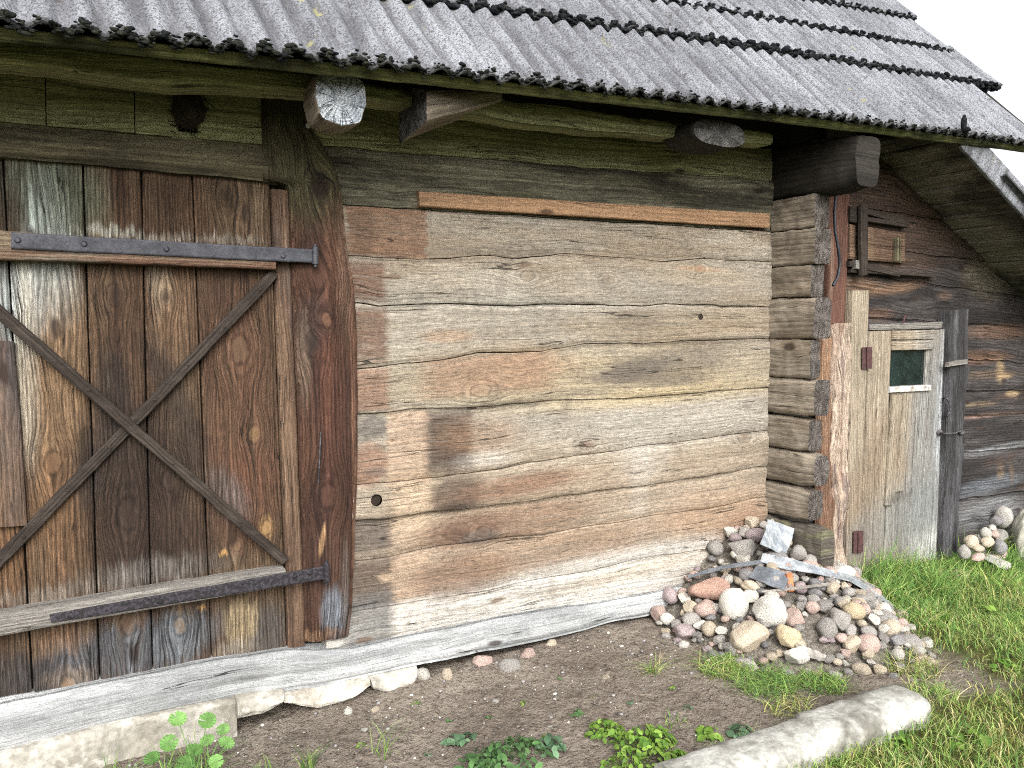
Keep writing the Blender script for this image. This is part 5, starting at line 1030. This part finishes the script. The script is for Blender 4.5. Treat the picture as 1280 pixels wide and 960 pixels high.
tuft(940, 950, 160, .12, .04, .11, YW, 'yellowish grass in front of the thin half of the concrete post', (.4, 1.6), ell=1.4)
tuft(1060, 935, 260, .13, .04, .12, YW, 'bright grass fringe along the front of the thick concrete half', (.4, 1.6), ell=1.6)
tuft(845, 905, 30, .05, .02, .06, GW, 'tiny sparse green shoots between the two leafy weeds')
tuft(1110, 752, 130, .10, .10, .24, GW, 'tall green grass below the middle of the small grey door', (.3, 1.2), (.0018, .0034))
tuft(1165, 742, 150, .11, .10, .26, GW, 'tall green grass below the right edge of the small grey door', (.3, 1.2), (.0018, .0034))
tuft(1255, 745, 150, .12, .10, .25, GW, 'tall grass in front of the small stone heap at the right edge', (.3, 1.2), (.0018, .0034))
def leaf(c, nrm, r, kind, q):
    nrm = nrm/np.linalg.norm(nrm); a = np.cross(nrm, (q.normal(), q.normal(), .3)); a /= np.linalg.norm(a); b = np.cross(nrm, a)
    if kind == 'mallow':
        m = 57; th = np.linspace(.10, 2*math.pi-.10, m); rad = r*(.95+.07*np.abs(np.sin(3.5*th))); fold = .10*r*np.cos(14*th)*(th*0+1)
        o = c+np.outer(rad*np.cos(th), a)+np.outer(rad*np.sin(th), b)+np.outer(fold+.12*r, nrm); i_ = c+np.outer(.55*rad*np.cos(th), a)+np.outer(.55*rad*np.sin(th), b)+np.outer(.4*fold, nrm)
        V = np.vstack([[c], i_, o]); Fc = [(0, 1+k, 2+k) for k in range(m-1)]+[(1+k, 1+m+k, 2+m+k, 2+k) for k in range(m-1)]; return V, Fc
    ts = np.array([0, .25, .55, .8, 1.0]); ws = np.array([.12, .62, .72, .42, .04])*(.75 if kind == 'oval' else .95); V = []
    for t_, w_ in zip(ts, ws):
        mid = c+a*(2*r*t_-r*.3)+nrm*(-.35*r*t_*t_); V += [mid-b*w_*r+nrm*.18*w_*r, mid, mid+b*w_*r+nrm*.18*w_*r]
    return np.array(V), [(3*i+j, 3*i+j+1, 3*i+j+4, 3*i+j+3) for i in range(4) for j in (0, 1)]
LP = {'bright': [(118, 154, 62), (138, 172, 76), (98, 138, 56)], 'deep': [(84, 122, 72), (98, 138, 82), (72, 104, 62)], 'blue': [(104, 138, 104), (120, 154, 118), (88, 120, 90)], 'mallow': [(112, 156, 84), (128, 172, 98), (96, 138, 72)]}
def weed(px, py, n, r, hgt, lr, pal, label, kind='oval', name='weed'):
    q = RNG; c0 = hit(px, py, ground_z); V, Fc, Cc = [], [], []; k = 0
    for i in range(n):
        a = q.uniform(0, 6.283); rr = r*math.sqrt(q.uniform(0, 1)); x, y = c0[0]+rr*math.cos(a)*1.2, min(c0[1]+rr*math.sin(a), -.04); z = float(ground_z(x, y))+hgt*(1-.7*(rr/r)**2)*q.uniform(.25, 1.0)+.006
        c = np.array([x, y, z]); v, f = leaf(c, np.array([math.cos(a)*.6*rr/r+q.normal()*.35, math.sin(a)*.6*rr/r+q.normal()*.35-.15, 1.0]), lr*q.uniform(.6, 1.6), kind, q)
        col = np.array(lin(*LP[pal][q.integers(3)])[:3])*q.uniform(.75, 1.25); V.append(v); Fc += [tuple(j+k for j in t) for t in f]; Cc.append(np.tile(np.r_[col, 1], (len(v), 1))); k += len(v)
        if i % 2 == 0:
            s0 = np.array([c0[0]+(x-c0[0])*.5, c0[1]+(y-c0[1])*.5, float(ground_z(x, y))]); d = np.array([.0012, 0, 0]); V.append(np.array([s0-d, s0+d, c+d, c-d])); Fc.append((k, k+1, k+2, k+3)); Cc.append(np.tile(np.r_[col*.8, 1], (4, 1))); k += 4
    return tag(tinted(name, np.vstack(V), Fc, np.vstack(Cc), M['leaf'], origin=c0), label, 'weed')
weed(577, 930, 26, .05, .035, .016, 'blue', 'small bluish-green crinkled weed at the top left of the leafy patch', 'broad')
weed(640, 950, 150, .13, .05, .014, 'deep', 'wide dark green leafy weed clump at the bottom middle of the photo')
weed(688, 938, 24, .055, .045, .017, 'blue', 'bluish broad-leaved weed right behind the dark green clump', 'broad')
weed(600, 958, 60, .08, .04, .014, 'deep', 'dark green weed at the bottom edge left of the wide clump')
weed(757, 920, 70, .065, .06, .013, 'bright', 'bright green weed, left one of the pair near the concrete post')
weed(806, 935, 190, .11, .075, .013, 'bright', 'tall bright green leafy weed beside the left end of the concrete post')
weed(790, 962, 100, .10, .04, .011, 'bright', 'low small-leaved bright weed at the bottom edge by the concrete post')
weed(845, 950, 26, .04, .03, .012, 'bright', 'little bright weed against the end of the concrete post')
weed(888, 920, 26, .045, .03, .016, 'bright', 'small weed with a few broad leaves behind the concrete post', 'broad')
weed(925, 918, 22, .045, .03, .015, 'blue', 'small dull-leaved weed on the earth right above the concrete post', 'broad')
weed(722, 895, 14, .03, .02, .010, 'deep', 'tiny weed seedling left of the bright green pair')
root = hit(248, 975, ground_z); V, Fc, Cc, k = [], [], [], 0
for x, y, rr in ((222, 899, 12), (259, 901, 12), (211, 929, 12), (259, 926, 10), (279, 912, 9), (283, 929, 11), (243, 938, 12), (190, 948, 11), (232, 955, 12), (270, 952, 10)):
    c = W(x, y, root[1]-.0+random.uniform(-.05, .03)); r_ = rr*((c-CAM)@FW)/F
    v, f = leaf(c, np.array([random.uniform(-.35, .35), random.uniform(-.75, -.25), .8]), r_*.9, 'mallow', RNG); col = np.array(lin(*LP['mallow'][random.randrange(3)])[:3])*random.uniform(.9, 1.15)
    V.append(v); Fc += [tuple(j+k for j in t) for t in f]; Cc.append(np.tile(np.r_[col, 1], (len(v), 1))); Cc[-1][0, :3] *= .8; k += len(v)
    p0 = root+[random.uniform(-.02, .02), 0, -.01]; mid = (p0+c)/2+[random.uniform(-.01, .01), -.01, .01]; d = np.array([.0018, 0, 0])
    V.append(np.array([p0-d, p0+d, mid+d, mid-d, c+d*.7, c-d*.7])); Fc += [(k, k+1, k+2, k+3), (k+3, k+2, k+4, k+5)]; Cc.append(np.tile(np.r_[col*.85, 1], (6, 1))); k += 6
tag(tinted('mallow_plant', np.vstack(V), Fc, np.vstack(Cc), M['leaf'], origin=root), 'mallow plant with round lobed leaves in front of the mortar foundation', 'plant')
for x, y, n, lb in ((1178, 782, 16, 'broad-leaved weed in the lawn right of the rubble pile'), (1236, 770, 18, 'broad-leaved weed in the tall grass near the stone heap'), (1256, 838, 16, 'flat rosette of leaves in the lawn near the right edge'), (1120, 925, 14, 'small rosette of leaves in the grass before the concrete post'), (1218, 935, 18, 'leafy rosette in the yellowish lawn at the bottom right')):
    weed(x, y, n, .07, .05, .018, 'bright', lb, 'broad')
for x, y in ((700, 850), (742, 872), (655, 880), (560, 905), (520, 880), (840, 862), (610, 900), (680, 925), (535, 945), (450, 935), (860, 885), (790, 880)):
    weed(x, y, random.randint(4, 8), .016, .010, .006, random.choice(('bright', 'deep', 'blue')), 'tiny seedling of a few leaves on the bare earth', 'oval', 'seedling')['group'] = 'tiny seedlings on the bare earth'
